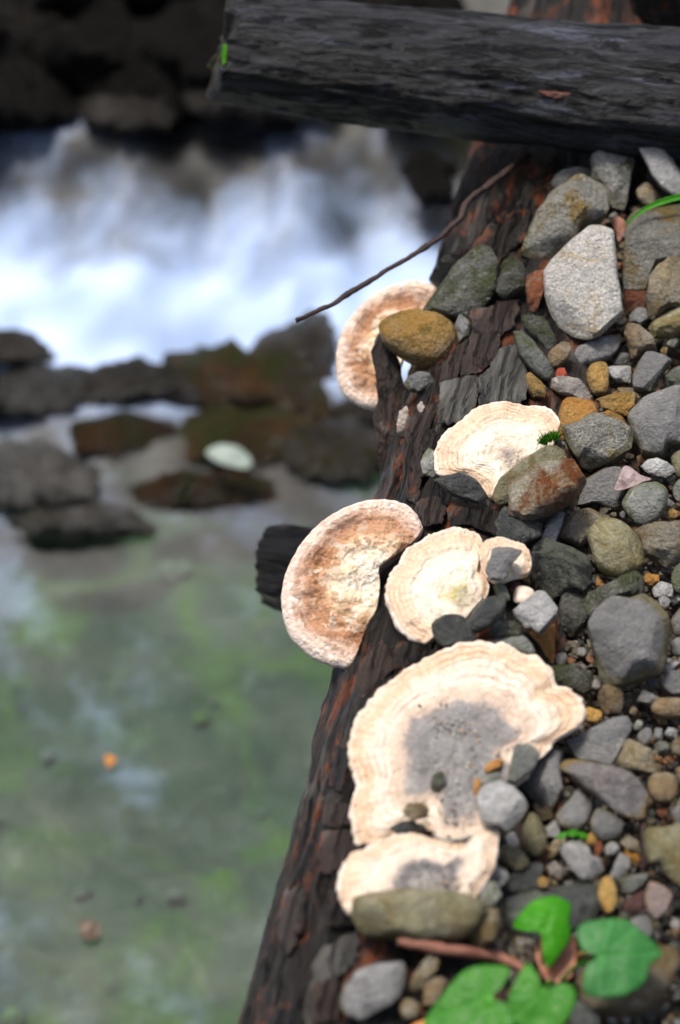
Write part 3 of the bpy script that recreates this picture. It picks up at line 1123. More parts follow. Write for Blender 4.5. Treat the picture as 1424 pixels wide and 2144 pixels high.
f1o = P('912,598 890,587 860,584 820,594 780,614 745,645 720,680 705,725 704,775 714,815 740,840 770,852 802,853 830,800 850,740 890,680 925,640')
fungus('bracket_fungus', f1o, {13, 14, 15, 16}, (828, 722), 'fungus_pore', -.4, .5, .011, .004, True, seed=2, group=FG,
       label='tan bracket fungus behind the torn bark strip and the ochre stone')
f2o = P('886,1106 872,1072 845,1050 800,1042 760,1046 710,1065 660,1100 620,1150 597,1200 589,1250 595,1300 615,1340 650,1372 690,1390 730,1396 743,1378 764,1325 788,1285 797,1230 795,1190 815,1166 842,1154 872,1128')
fungus('bracket_fungus', f2o, {16, 17, 18, 19, 20}, (768, 1205), 'fungus_pore', 3.2, .5, .009, .005, True, seed=3, group=FG,
       label='large brown and cream pored bracket fungus sticking out over the stream')
f3o = P('908,975 912,935 930,905 960,880 980,862 1010,845 1045,836 1075,840 1100,846 1140,848 1165,865 1172,890 1165,910 1150,945 1090,975 1060,1010 1032,1042 1020,1036 1000,1015 960,996 925,993')
fungus('bracket_fungus', f3o, {12, 13, 14, 15, 16}, (1062, 962), 'fungus_white', .9, .2, .006, .005, seed=4, group=FG,
       label='cream white bracket fungus beside the bright moss tuft and rusty quartz stone')
f4o = P('806,1240 812,1210 830,1180 850,1150 890,1120 930,1106 975,1104 1005,1118 1012,1150 1006,1180 1021,1205 1023,1240 1000,1270 975,1300 945,1325 910,1335 893,1343 870,1340 845,1325 825,1300 812,1270')
f4 = fungus('bracket_fungus', f4o, {12, 13, 14, 15}, (968, 1250), 'fungus_moss', .9, .2, .006, .005, seed=5, group=FG,
            label='white bracket fungus with yellow green centre and a side lobe carrying a slate chip')
fungus('lobe', P('1005,1165 1010,1135 1040,1122 1080,1130 1105,1145 1114,1175 1106,1198 1080,1206 1040,1218 1015,1200'), {7, 8}, (1055, 1190), 'fungus_white',
       .35, .2, .007, .003, parent=f4, seed=6, n=100, base=on_f(f4))
f5o = P('745,1760 733,1700 742,1640 730,1580 732,1540 748,1495 780,1455 830,1410 880,1380 930,1355 985,1338 1040,1340 1085,1354 1104,1368 1109,1380 1118,1370 1136,1374 1152,1392 1163,1425 1160,1440 1190,1434 1214,1454 1226,1480 1216,1512 1192,1532 1172,1526 1150,1562 1130,1582 1100,1630 1040,1660 1010,1720 1020,1750 940,1765 880,1752 820,1752 775,1772')
f5 = fungus('bracket_fungus', f5o, {28, 29, 30, 31, 32}, (950, 1590), 'fungus_grey', 1.0, .2, .007, .007, seed=7, group=FG, n=240,
            label='largest bracket fungus, wide cream fan with a dull grey centre and small pebbles on it')
f6o = P('715,1890 706,1850 712,1820 735,1785 770,1770 800,1755 850,1741 880,1745 930,1758 982,1762 1000,1740 1030,1727 1043,1745 1041,1790 1036,1815 1020,1838 1000,1872 985,1900 900,1920 800,1920 735,1912')
f6 = fungus('bracket_fungus', f6o, {17, 18, 19, 20}, (905, 1852), 'fungus_ring', 1.5, .2, .006, .004, seed=11, group=FG, n=220,
            label='ring marked cream bracket fungus lying above the long olive stone')
cap = rock('fungus_cap', ell(1096, 1247, 24, 21, 0, 12, .05), 'capcream', 'round', 1.2, .5, .25, n=40)
tag(cap, 'tiny round cream fungus cap peeping from behind the pale squarish stone', 'fungus', FG)

# fine gravel below: too small to count
def scatter(name, pts, mat, label, cat, seed, flat=.65):
    r = random.Random(seed)
    ico = [(0, 0, 1)] + [(.894 * math.cos(a), .894 * math.sin(a), .447) for a in np.arange(5) * 2 * math.pi / 5] + \
          [(.894 * math.cos(a + math.pi / 5), .894 * math.sin(a + math.pi / 5), -.447) for a in np.arange(5) * 2 * math.pi / 5] + [(0, 0, -1)]
    tri = []
    for i in range(5):
        j = (i + 1) % 5
        tri += [(0, 1 + i, 1 + j), (1 + i, 6 + i, 1 + j), (1 + j, 6 + i, 6 + j), (6 + i, 11, 6 + j)]
    V0 = np.array(ico)
    V, Fc, H = [], [], []
    for p, s in pts:
        q = V0 * np.array([s * r.uniform(.7, 1.3), s * r.uniform(.7, 1.2), s * r.uniform(.5, .9)])
        q = q * (1 + np.array([[r.uniform(-.18, .18)] for _ in range(12)]))
        a, b = r.uniform(0, 6.28), r.uniform(-.5, .5)
        Rz = np.array([[math.cos(a), -math.sin(a), 0], [math.sin(a), math.cos(a), 0], [0, 0, 1]])
        Rx = np.array([[1, 0, 0], [0, math.cos(b), -math.sin(b)], [0, math.sin(b), math.cos(b)]])
        q = q @ (Rz @ Rx).T + p
        o = len(V)
        V += [tuple(z) for z in q]
        Fc += [(o + x, o + y, o + z) for x, y, z in tri]
        H += [r.random()] * 12
    me = make_mesh(name, V, Fc, {'tint': H}, False)
    o = link(name, me, mat)
    return tag(o, label, cat, None, 'stuff')


def tint_mat(name, stops, rough=.5):
    t = NT(name)
    v = t.coords(random_offset=False)
    col = t.ramp(t.attr('tint').outputs['Fac'], stops, 'CONSTANT')
    col = t.mix(.5, col, t.ramp(t.noise(v, 120, 4, .6), [(.3, .2), (.7, .9)]), 'OVERLAY')
    t.bsdf(col, rough, .5, t.noise(v, 260, 4, .7), .002)
    return t.m


# ------------------------------------------------------------------ stones traced one by one
GS = 'stones on the gravel bank'
STONES = [
    # outline, material, profile, lift cm, view tilt, thickness, label
    ('1330,303 1360,280 1405,261 1450,258 1460,420 1400,400 1365,330', 'mossy', 'block', 1, .4, .4, 'dark olive stone pressed against the cross log behind a pale flat slab'),
    ('1335,307 1362,305 1387,312 1408,331 1430,365 1445,412 1406,409 1383,394 1366,371 1351,341', 'palegrey', 'slab', 3, .6, .16, 'smooth pale slab with a mossy edge leaning near the cross log'),
    ('1238,333 1246,326 1271,321 1314,299 1326,303 1329,341 1321,380 1308,435 1282,430 1255,385 1239,381 1237,354', 'lichenwhite', 'block', 2, .5, .4, 'whitish block with dark moss blotches nearest under the cross log'),
    ('1149,385 1168,366 1191,354 1210,353 1238,349 1246,381 1198,390 1156,402', 'lichenwhite', 'block', .5, .5, .35, 'small pale grey stone behind the big ochre lichened rock'),
    ('1147,405 1205,379 1258,383 1278,400 1276,446 1262,464 1212,490 1186,524 1124,554 1105,532 1086,524 1109,469 1124,439', 'lichen', 'block', 2, .5, .38, 'big rugged rock with white and ochre lichen beside a pale slab'),
    ('1268,459 1286,488 1294,576 1305,656 1256,702 1217,712 1179,712 1149,687 1140,655 1138,571 1150,553 1182,520 1215,492 1240,472', 'pale', 'slab', 3.2, .55, .12, 'large pale speckled slab, broad and flat with a pointed top'),
    ('1311,452 1330,432 1380,427 1450,428 1455,565 1400,560 1372,565 1357,600 1352,618 1307,619 1302,570 1308,500', 'lichen', 'block', 1.2, .5, .3, 'large grey cracked stone standing above the rusty red one'),
    ('1305,612 1357,610 1352,642 1340,657 1307,653', 'rust', 'block', .3, .5, .3, 'rusty red stone wedged beneath the large grey cracked stone'),
    ('1361,585 1378,562 1420,538 1455,540 1455,642 1400,642 1367,664 1350,656 1353,618', 'tan', 'block', 2.2, .5, .4, 'cream and olive stone leaning on the large grey cracked stone'),
    ('1354,684 1377,665 1398,653 1440,640 1450,690 1402,708 1368,706', 'olive', 'soft', .8, .5, .35, 'olive oblong stone under the cream and olive leaning stone'),
    ('1315,656 1335,644 1354,645 1358,670 1340,682 1319,677', 'slate', 'block', .5, .5, .3, 'small slate stone beside the corner of the large speckled slab'),
    ('1303,687 1314,677 1343,683 1362,699 1379,732 1352,735 1336,749 1321,749 1313,724', 'brown', 'block', 1.6, .5, .4, 'brown banded stone with a chipped pale face above the grey slate wedge'),
    ('1321,775 1335,752 1352,740 1377,742 1408,756 1386,784 1361,821 1327,816', 'slate', 'slab', 1.6, .5, .26, 'smooth grey slate wedge next to the small whitish block'),
    ('1186,763 1208,728 1255,708 1299,697 1303,711 1281,751 1250,762 1225,768 1203,779', 'slate', 'soft', .6, .5, .3, 'grey brown elongated stone tucked under the large speckled slab'),
    ('1229,779 1242,761 1269,761 1275,783 1272,822 1246,825 1231,801', 'ochre', 'round', 1.0, .5, .4, 'upright ochre pebble beside the small whitish block'),
    ('1268,772 1284,764 1321,766 1322,798 1292,800 1271,784', 'palegrey', 'block', .9, .5, .36, 'small whitish angular block between the ochre pebble and the slate wedge'),
    ('1283,763 1303,733 1312,730 1322,748 1310,766', 'slate', 'soft', .3, .5, .3, 'little grey stone under the brown banded stone'),
    ('1074,682 1094,695 1124,723 1156,768 1157,791 1140,798 1113,777 1086,739', 'greygreen', 'round', 1.2, .5, .36, 'long grey green pebble lying slantwise against the bark'),
    ('1146,743 1174,718 1196,722 1190,750 1171,769 1154,767', 'brown', 'round', .7, .5, .4, 'brown knob shaped pebble above the red chip'),
    ('1163,771 1182,771 1190,788 1178,794 1164,790', 'red', 'block', .7, .5, .35, 'tiny bright red brick chip among the pebbles'),
    ('1143,800 1170,788 1212,794 1240,826 1241,842 1205,835 1168,823', 'pink', 'soft', 1.0, .5, .28, 'pinkish grey flat stone below the red chip'),
    ('1099,787 1113,779 1145,807 1141,834 1116,834 1101,811', 'ochre', 'block', .6, .5, .4, 'ochre angular stone between grey bark and pinkish flat stone'),
    ('1246,833 1293,819 1332,825 1332,853 1312,873 1262,855', 'ochre', 'block', 1.0, .5, .35, 'mustard coloured angular stone above the lichened block'),
    ('1292,812 1319,812 1356,837 1336,848 1300,836', 'tan', 'block', .4, .5, .3, 'tan stone half hidden behind the mustard coloured one'),
    ('1177,842 1201,834 1243,844 1254,876 1240,910 1205,925 1176,930 1165,900', 'orange', 'round', .8, .5, .4, 'rounded orange brown stone behind the lichened block'),
    ('1176,892 1205,881 1262,872 1304,890 1328,902 1320,937 1281,964 1228,983 1197,949 1185,918', 'lichen', 'block', 2.6, .5, .4, 'angular block crusted with yellow lichen in front of the orange stone'),
    ('1253,869 1273,859 1300,871 1317,892 1290,900 1262,890', 'orange', 'soft', .5, .5, .3, 'orange stone showing between the yellow lichened block and dark boulder'),
    ('1314,873 1338,841 1377,825 1445,812 1460,930 1400,936 1390,955 1373,958 1345,953 1326,915', 'slate', 'soft', 1.2, .45, .34, 'broad dull grey boulder with a dark green patch'),
    ('1391,781 1420,765 1450,762 1455,822 1395,828 1384,811', 'greygreen', 'block', .8, .5, .35, 'grey green block above the broad dull grey boulder'),
    ('1222,992 1262,977 1300,981 1310,1024 1286,1068 1247,1057 1208,1058 1222,1017', 'slate', 'slab', .5, .5, .2, 'flat slate under the purple dead leaf'),
    ('1340,977 1356,962 1375,959 1412,978 1416,986 1392,1000 1356,991', 'palegrey', 'block', 1.0, .5, .3, 'pale wedge shaped pebble beside the purple dead leaf'),
    ('1302,1050 1326,1020 1377,1010 1398,1032 1389,1076 1356,1103 1329,1097 1308,1069', 'greygreen', 'round', 1.8, .5, .36, 'egg shaped grey stone with a whitish spot below the purple dead leaf'),
    ('1405,960 1425,942 1450,950 1450,1000 1418,1000', 'olive', 'round', .6, .5, .4, 'olive stone to the side of the pale wedge shaped pebble'),
    ('1408,1030 1420,1005 1450,1000 1450,1050 1420,1052', 'greygreen', 'round', .4, .5, .4, 'grey green stone next to the egg shaped grey stone'),
    ('1066,1002 1079,978 1117,955 1186,949 1209,975 1228,1017 1206,1044 1155,1072 1094,1089 1066,1076', 'quartz', 'block', 3.4, .5, .38, 'angular quartz stone with rust red patches on the olive slab'),
    ('1028,1041 1044,1004 1094,962 1147,934 1182,935 1185,980 1110,1010 1067,1052 1045,1058', 'olive', 'soft', 2.3, .5, .26, 'olive slab overlapping the cream fungus under the rusty quartz stone'),
    ('904,998 972,989 1003,1013 1027,1041 1002,1053 945,1037 917,1010', 'dark', 'block', 1.9, .5, .28, 'black wet slate wedge at the lower edge of the cream fungus'),
    ('878,968 898,933 920,939 922,996 883,996', 'greygreen', 'soft', .4, .5, .3, 'small grey green stone at the bark side of the cream fungus'),
    ('1028,1113 1054,1064 1090,1082 1138,1092 1130,1123 1100,1142 1060,1135', 'dark', 'soft', .8, .5, .3, 'dark grey stone below the rusty quartz stone'),
    ('1132,1123 1146,1089 1169,1068 1184,1072 1176,1103 1160,1140 1128,1142', 'palegrey', 'soft', .9, .5, .3, 'narrow pale grey stone between the black knobbly stone and the quartz'),
    ('1161,1122 1188,1080 1221,1058 1263,1066 1290,1080 1245,1110 1229,1135 1214,1147 1188,1134', 'tan', 'block', 1.4, .5, .34, 'tan rugged stone behind the smooth olive egg stone'),
    ('1229,1122 1243,1096 1270,1085 1312,1098 1345,1135 1350,1172 1326,1199 1286,1210 1252,1192 1236,1151', 'olive', 'round', 3.0, .5, .38, 'smooth olive egg shaped stone with a dark curved line'),
    ('1327,1110 1367,1093 1440,1090 1450,1170 1395,1188 1350,1163', 'tan', 'block', 1.6, .5, .36, 'tan and brown block beside the smooth olive egg shaped stone'),
    ('1114,1162 1129,1137 1152,1129 1188,1142 1221,1150 1241,1184 1241,1217 1221,1238 1169,1246 1150,1256 1134,1244 1122,1217', 'black', 'block', 2.2, .5, .44, 'glossy black knobbly stone with pale scars'),
    ('1205,1275 1230,1240 1286,1215 1328,1197 1353,1213 1356,1240 1290,1258 1234,1290', 'mossy', 'block', 1.6, .5, .5, 'long mossy stone lying along the top of the big grey boulder'),
    ('1170,1256 1190,1237 1217,1232 1236,1250 1229,1302 1202,1329 1174,1319', 'mossy', 'block', 1.0, .5, .5, 'mossy lump beside the pale squarish stone'),
    ('1226,1322 1237,1290 1279,1261 1344,1243 1376,1258 1405,1284 1403,1355 1378,1407 1331,1424 1299,1433 1262,1440 1249,1387', 'slate', 'block', 3.6, .55, .42, 'biggest grey boulder with a cracked flat face'),
    ('1252,1452 1272,1428 1300,1428 1307,1468 1300,1494 1270,1499 1252,1475', 'brown', 'soft', 1.0, .5, .5, 'brownish stone propping up the biggest grey boulder'),
    ('1154,1397 1200,1391 1242,1412 1243,1440 1222,1450 1160,1430', 'mossy', 'block', .8, .5, .36, 'green stained grey stone next to the upper lobes of the largest fungus'),
    ('1162,1425 1195,1420 1226,1434 1215,1446 1170,1440', 'olive', 'soft', .5, .5, .3, 'thin olive pebble under the green stained grey stone'),
    ('1029,1151 1043,1139 1054,1144 1091,1148 1095,1154 1077,1177 1069,1199 1058,1214 1027,1215 1016,1197 1020,1179 1028,1166', 'slate', 'slab', 3.4, .5, .16, 'smooth grey slate chip lying on the fungus side lobe'),
    ('1033,1229 1054,1217 1069,1256 1047,1263', 'greygreen', 'block', 1.3, .5, .4, 'small grey oblong stone below the slate chip'),
    ('1074,1188 1093,1182 1106,1201 1114,1225 1088,1212', 'ochre', 'block', 1.0, .5, .4, 'yellow brown sliver of stone at the rim of the fungus side lobe'),
    ('1066,1232 1076,1216 1090,1222 1088,1242 1074,1248', 'maroon', 'round', .7, .5, .4, 'tiny maroon pebble beside the round cream fungus cap'),
    ('1073,1280 1103,1255 1122,1239 1142,1242 1168,1274 1166,1291 1142,1318 1127,1327 1112,1316 1100,1315 1080,1293', 'palegrey', 'slab', 2.6, .5, .22, 'pale squarish stone with rounded corners'),
    ('973,1317 990,1282 1011,1256 1036,1248 1052,1254 1060,1266 1048,1292 1024,1313 994,1326', 'dark', 'round', 2.6, .5, .36, 'smooth black oval pebble overlapping the green centred fungus'),
    ('903,1302 930,1286 975,1293 1002,1337 962,1358 923,1354 906,1327', 'dark', 'soft', 1.8, .5, .28, 'dark flat stone between the green centred fungus and the largest fungus'),
    ('1025,1309 1048,1299 1087,1305 1092,1332 1060,1345 1025,1336', 'mossy', 'soft', .9, .5, .35, 'dark mossy stone below the smooth black oval pebble'),
    ('1020,1342 1054,1331 1095,1332 1118,1356 1116,1376 1080,1372 1030,1365', 'greygreen', 'round', .8, .5, .35, 'grey green stone behind the top rim of the largest fungus'),
    ('1183,1556 1243,1525 1286,1505 1315,1503 1330,1516 1306,1560 1280,1604 1208,1590', 'slate', 'slab', 1.4, .5, .2, 'broad smooth slate with a tiny pink speck'),
    ('1168,1601 1188,1585 1286,1606 1335,1629 1360,1669 1350,1710 1328,1715 1292,1704 1237,1661 1194,1625', 'browngrey', 'soft', 2.6, .5, .26, 'long grey stone with a brown rounded edge'),
    ('1291,1603 1304,1552 1322,1544 1364,1570 1382,1618 1361,1623 1320,1613', 'tan', 'block', 1.4, .5, .32, 'pale yellowish green angular stone by the long brown edged stone'),
    ('1357,1636 1371,1619 1406,1619 1421,1643 1412,1677 1380,1682 1360,1663', 'brown', 'round', 1.4, .5, .4, 'round brown pebble with dark streaks'),
    ('1070,1590 1081,1552 1118,1558 1131,1580 1116,1612 1075,1643 1061,1634', 'greygreen', 'slab', 4.2, .55, .2, 'grey angular flake standing on the rim of the largest fungus'),
    ('1083,1643 1120,1610 1149,1574 1169,1537 1180,1568 1174,1610 1180,1656 1156,1691 1136,1700 1109,1667', 'palegrey', 'block', 1.6, .5, .36, 'rough whitish crystalline stone beside the octagonal slate'),
    ('1109,1668 1136,1698 1156,1690 1158,1712 1136,1718 1120,1700', 'brown', 'block', .8, .5, .4, 'dark brown bit of stone under the rough crystalline one'),
    ('996,1673 1009,1648 1048,1637 1077,1648 1110,1684 1101,1710 1064,1741 1051,1733 1008,1723', 'palegrey', 'slab', 4.6, .55, .16, 'flat octagonal pale slate lying on the largest fungus'),
    ('1163,1709 1188,1678 1214,1648 1239,1682 1232,1722 1208,1741 1177,1733', 'slate', 'round', 1.2, .5, .4, 'smooth grey cone shaped stone under the long brown edged stone'),
    ('1236,1722 1247,1694 1263,1693 1304,1721 1298,1752 1263,1762 1242,1745', 'slate', 'round', 1.4, .5, .36, 'grey three cornered pebble below the long brown edged stone'),
    ('1094,1742 1107,1704 1126,1707 1144,1757 1141,1785 1123,1796 1099,1778', 'olive', 'round', 1.8, .5, .42, 'shiny olive brown egg shaped pebble'),
    ('1039,1784 1061,1767 1097,1785 1110,1812 1084,1826 1044,1800', 'olive', 'round', 1.3, .5, .38, 'olive oblong pebble beside the ring marked fungus'),
    ('1042,1766 1074,1740 1087,1763 1086,1784 1060,1782', 'palegrey', 'slab', .8, .5, .2, 'pale bluish chip behind the olive oblong pebble'),
    ('1144,1732 1162,1713 1174,1741 1168,1756 1148,1753', 'palegrey', 'soft', .6, .5, .3, 'small pale stone next to the shiny olive brown pebble'),
    ('1148,1782 1160,1758 1186,1746 1184,1768 1169,1785 1154,1796', 'tan', 'block', .7, .5, .35, 'little tan stone beneath the green sprout'),
    ('1172,1781 1188,1762 1214,1756 1232,1772 1240,1792 1262,1795 1270,1817 1240,1844 1222,1847 1199,1826', 'palegrey', 'soft', 1.8, .5, .32, 'pale heart shaped pebble with a notch beside the green sprout'),
    ('1144,1813 1162,1802 1187,1829 1173,1842 1152,1832', 'pink', 'block', .8, .5, .35, 'small pinkish stone beside the pale heart shaped pebble'),
    ('1052,1847 1090,1818 1143,1802 1135,1838 1125,1863 1054,1875', 'dark', 'slab', 1.0, .5, .22, 'dark slate slab above the heart shaped leaves'),
    ('1058,1885 1130,1858 1240,1850 1262,1880 1235,1935 1150,1975 1070,1960', 'dark', 'soft', .4, .5, .26, 'broad dark stone under the brightest green leaf'),
    ('1275,1836 1299,1782 1320,1799 1316,1834 1295,1845', 'slate', 'block', .9, .5, .34, 'pale grey three sided stone by the upright ochre oval'),
    ('1298,1764 1315,1746 1340,1763 1342,1788 1312,1779', 'tan', 'block', .8, .5, .34, 'pale tan stone near the big olive grey stone'),
    ('1350,1738 1400,1730 1450,1728 1455,1862 1412,1852 1378,1812 1357,1806', 'olive', 'round', 1.4, .5, .3, 'big rounded olive grey stone above the mauve pebble'),
    ('1252,1875 1260,1841 1279,1836 1291,1864 1288,1902 1270,1913', 'ochre', 'round', 1.2, .5, .4, 'upright ochre oval pebble behind the wide green leaf'),
    ('1295,1843 1328,1828 1360,1829 1345,1855 1312,1874', 'greygreen', 'block', .9, .5, .3, 'grey wedge between the ochre oval and the mauve pebble'),
    ('1350,1872 1364,1841 1408,1871 1395,1911 1374,1928 1357,1911', 'mauve', 'soft', 1.4, .5, .34, 'smooth mauve pebble, pear shaped'),
    ('1304,1888 1348,1866 1354,1902 1320,1912 1304,1908', 'maroon', 'soft', .6, .5, .3, 'flat dark maroon stone next to the mauve pebble'),
    ('1315,1932 1351,1916 1368,1936 1362,1965 1335,1970', 'slate', 'round', .8, .5, .36, 'grey pebble at the rim of the wide green leaf'),
    ('733,1906 743,1870 790,1858 900,1866 985,1879 1017,1904 1000,1945 960,1965 870,1965 760,1950 735,1932', 'olive', 'soft', 2.6, .45, .34, 'long olive grey bar of stone holding down the ring marked fungus'),
    ('979,1936 994,1907 1046,1901 1052,1935 1036,1972 1005,1987 981,1971', 'tan', 'block', 2.8, .5, .45, 'tan chunk at the end of the long olive grey bar'),
    ('707,2093 726,2054 758,2026 842,2014 853,2040 838,2088 758,2136 726,2125', 'palegrey', 'soft', 1.8, .5, .22, 'flat grey stone lying on the bark below the reddish twig'),
    ('885,2012 905,1988 922,1992 916,2032 882,2072 860,2078 857,2056', 'tan', 'soft', .8, .5, .35, 'narrow tan stone between flat grey stone and green leaf'),
    ('883,2103 889,2059 925,2046 940,2055 925,2085 905,2108', 'brown', 'block', .8, .5, .4, 'brown stone partly under the lower green leaf'),
    ('836,2112 845,2094 868,2090 880,2108 872,2130 848,2134', 'tan', 'round', .8, .5, .4, 'round yellowish pebble beside the flat grey stone'),
    ('1203,2042 1240,2002 1330,1990 1415,1983 1420,2030 1382,2102 1330,2128 1240,2118 1213,2082', 'tan', 'soft', 1.2, .45, .3, 'large tan rock beneath the wide green leaf'),
    ('1196,2100 1215,2085 1250,2125 1260,2170 1190,2170', 'dark', 'slab', .6, .5, .25, 'dark slate beside the large tan rock'),
    ('1378,1434 1398,1406 1445,1404 1450,1450 1408,1458', 'slate', 'slab', 1.0, .5, .25, 'grey stone with a small hollow past the biggest boulder'),
    ('1334,1469 1346,1440 1386,1460 1362,1473', 'pale', 'block', .8, .5, .35, 'pale tan wedge above the smooth brown oval'),
    ('1363,1478 1381,1463 1440,1466 1450,1498 1398,1504 1371,1495', 'brown', 'round', 1.0, .5, .36, 'smooth brown oval pebble below the pale tan wedge'),
    ('1380,1404 1404,1384 1425,1384 1412,1405 1390,1415', 'palegrey', 'block', .8, .5, .34, 'small pale triangular stone at the corner of the biggest boulder'),
    ('1038,585 1056,541 1075,531 1100,565 1096,608 1060,628 1039,615', 'mossy', 'soft', 1.4, .5, .42, 'mossy speckled stone between the green slab and the rust spotted stone'),
    ('1099,577 1137,564 1140,607 1125,651 1108,651 1101,611', 'rust', 'block', .9, .5, .4, 'rust red spotted stone at the edge of the large speckled slab'),
    ('1088,656 1140,660 1157,700 1168,724 1147,740 1107,697', 'mossy', 'block', .3, .5, .3, 'dark mossy stone under the corner of the large speckled slab'),
    ('880,650 918,602 956,548 1006,517 1030,522 1046,557 1038,609 1007,658 983,670 937,666', 'mossy', 'slab', 2.2, .55, .22, 'flat green slab with a grey scraped facet lying over the log'),
    ('898,582 918,548 949,525 968,530 955,560 914,602', 'black', 'block', 1.2, .5, .4, 'black wet lump behind the flat green slab'),
    ('793,686 809,664 845,653 910,659 950,681 958,717 936,757 899,765 845,745 806,718', 'ochre', 'round', 6.5, .5, .42, 'golden ochre stone balanced on the torn bark strip'),
    ('952,679 963,659 985,659 983,700 960,715', 'slate', 'block', 1.0, .5, .4, 'small upright slate next to the golden ochre stone'),
    ('845,797 875,780 899,783 915,806 877,822 855,815', 'slate', 'block', 1.6, .5, .4, 'small grey stone caught in the bark below the golden ochre stone'),
    ('1332,401 1351,382 1366,391 1387,419 1364,434 1342,424', 'tan', 'round', 1.0, .5, .4, 'round tan pebble beneath the grass blade'),
    ('1054,1522 1064,1505 1084,1506 1088,1522 1076,1535 1060,1533', 'dark', 'round', 2.7, .5, .4, 'small dark pebble sunk in the grey centre near the upper lobes'),
    ('902,1634 914,1612 930,1618 934,1642 918,1658 903,1652', 'mossy', 'block', 1.5, .5, .4, 'small dark green chip in the grey centre of the largest fungus'),
    ('841,1700 852,1682 885,1680 902,1692 895,1712 860,1717', 'tan', 'block', 2.6, .5, .4, 'rounded grey tan pebble resting on the lower lobe of the largest fungus'),
    ('815,1735 835,1720 868,1718 882,1732 860,1742 830,1745', 'dark', 'slab', 1.6, .5, .2, 'thin dark slate sliver in the gap above the ring marked fungus'),
    ('1003,1640 1012,1622 1045,1618 1048,1636 1020,1652', 'greygreen', 'soft', 2.6, .5, .35, 'small greenish stone just behind the octagonal slate'),
    ('992,1866 1010,1838 1040,1848 1052,1880 1032,1902 1000,1892', 'greygreen', 'block', 2.4, .5, .3, 'grey stone at the end of the ring marked fungus'),
    ('1020,1838 1035,1812 1060,1815 1066,1838 1045,1860', 'palegrey', 'soft', 1.6, .5, .3, 'pale grey stone between the ring marked fungus and the olive oblong pebble'),
    ('1338,1213 1345,1198 1380,1206 1382,1220 1362,1226', 'orange', 'block', .9, .5, .35, 'orange angular pebble below the tan and brown block'),
    ('1365,1232 1384,1218 1408,1226 1408,1250 1372,1250', 'palegrey', 'soft', .8, .5, .35, 'pale grey pebble under the orange angular one'),
    ('1378,1252 1395,1245 1406,1258 1394,1275 1382,1268', 'palegrey', 'block', .5, .5, .35, 'tiny pale stone beside the corner of the biggest grey boulder'),
    ('1405,1215 1415,1185 1450,1175 1450,1245 1415,1240', 'greygreen', 'round', .9, .5, .38, 'grey green rounded stone past the orange angular pebble'),
    ('1405,1300 1418,1270 1450,1262 1450,1330 1415,1330', 'slate', 'round', 1.0, .5, .36, 'grey pebble at the far flank of the biggest boulder'),
    ('1402,1345 1425,1335 1450,1340 1450,1375 1410,1372', 'slate', 'soft', .8, .5, .36, 'dark grey flat pebble at the flank of the biggest boulder'),
    ('1334,1545 1344,1525 1362,1526 1366,1548 1350,1560', 'slate', 'round', .6, .5, .38, 'smaller slate pebble beside the broad smooth slate'),
    ('1368,1545 1372,1524 1386,1526 1388,1545 1378,1554', 'slate', 'soft', .5, .5, .38, 'narrow grey pebble in the fine gravel beyond the broad smooth slate'),
    ('1390,1540 1398,1524 1420,1526 1418,1546', 'palegrey', 'block', .6, .5, .38, 'pale grey cube like pebble in the fine gravel'),
    ('1368,1560 1384,1548 1405,1556 1400,1578 1380,1585', 'mossy', 'block', .6, .5, .38, 'green tinged pebble next to the pale yellowish green stone'),
    ('1405,1560 1418,1545 1445,1545 1445,1582 1412,1580', 'tan', 'round', .8, .5, .38, 'tan pebble next to the green tinged pebble'),
    ('1220,1505 1230,1480 1250,1480 1262,1500 1250,1515 1232,1512', 'ochre', 'round', .6, .5, .4, 'yellow green pebble next to the lobe of the largest fungus'),
    ('1226,1765 1236,1742 1256,1745 1252,1766 1238,1772', 'ochre', 'round', .7, .5, .4, 'mustard pebble beside the green sprout'),
    ('1243,1785 1248,1762 1260,1762 1263,1782 1252,1796', 'rust', 'soft', .7, .5, .4, 'rusty pebble set in the notch of the pale heart shaped pebble'),
    ('1265,1780 1272,1765 1290,1764 1298,1778 1286,1792 1270,1792', 'slate', 'round', .7, .5, .4, 'small bluish grey pebble by the rusty pebble'),
    ('1125,1842 1138,1836 1150,1846 1146,1858 1128,1858', 'ochre', 'soft', 1.8, .5, .35, 'tiny orange pebble on the dark slate slab'),
    ('1405,1760 1420,1672 1450,1668 1450,1725 1412,1728', 'slate', 'soft', .6, .5, .3, 'grey stone below the round brown streaked pebble'),
    ('1306,1768 1312,1788 1340,1788 1338,1808 1312,1806', 'orange', 'soft', .4, .5, .3, 'orange bit of stone below the pale tan stone'),
    ('1290,345 1310,318 1345,300 1362,330 1350,380 1310,392', 'mossy', 'block', .6, .5, .4, 'dark mossy block wedged between the whitish block and the pale smooth slab'),
]
for s, m, prof, lift, tv, th, lab in STONES:
    o = rock('stone', P(s), m, prof, lift, tv, th, n=52)
    tag(o, lab, 'stone', GS)

# grit washed onto the grey centres
def grit(f, pts, nn, seed):
    r = random.Random(seed)
    Pc, nv = PLANE[f.name]
    res = []
    for k in range(nn):
        cx, cy, rx, ry = r.choice(pts)
        x, y = cx + r.gauss(0, rx), cy + r.gauss(0, ry)
        res.append((on_plane(x, y, Pc, nv) - Pc + nv * .0062, r.uniform(.0005, .0016)))
    o = scatter('grit', res, MAT['gritmix'], None, None, seed)
    del o['kind']
    o['kind'] = 'stuff'
    o.parent = f
    return o


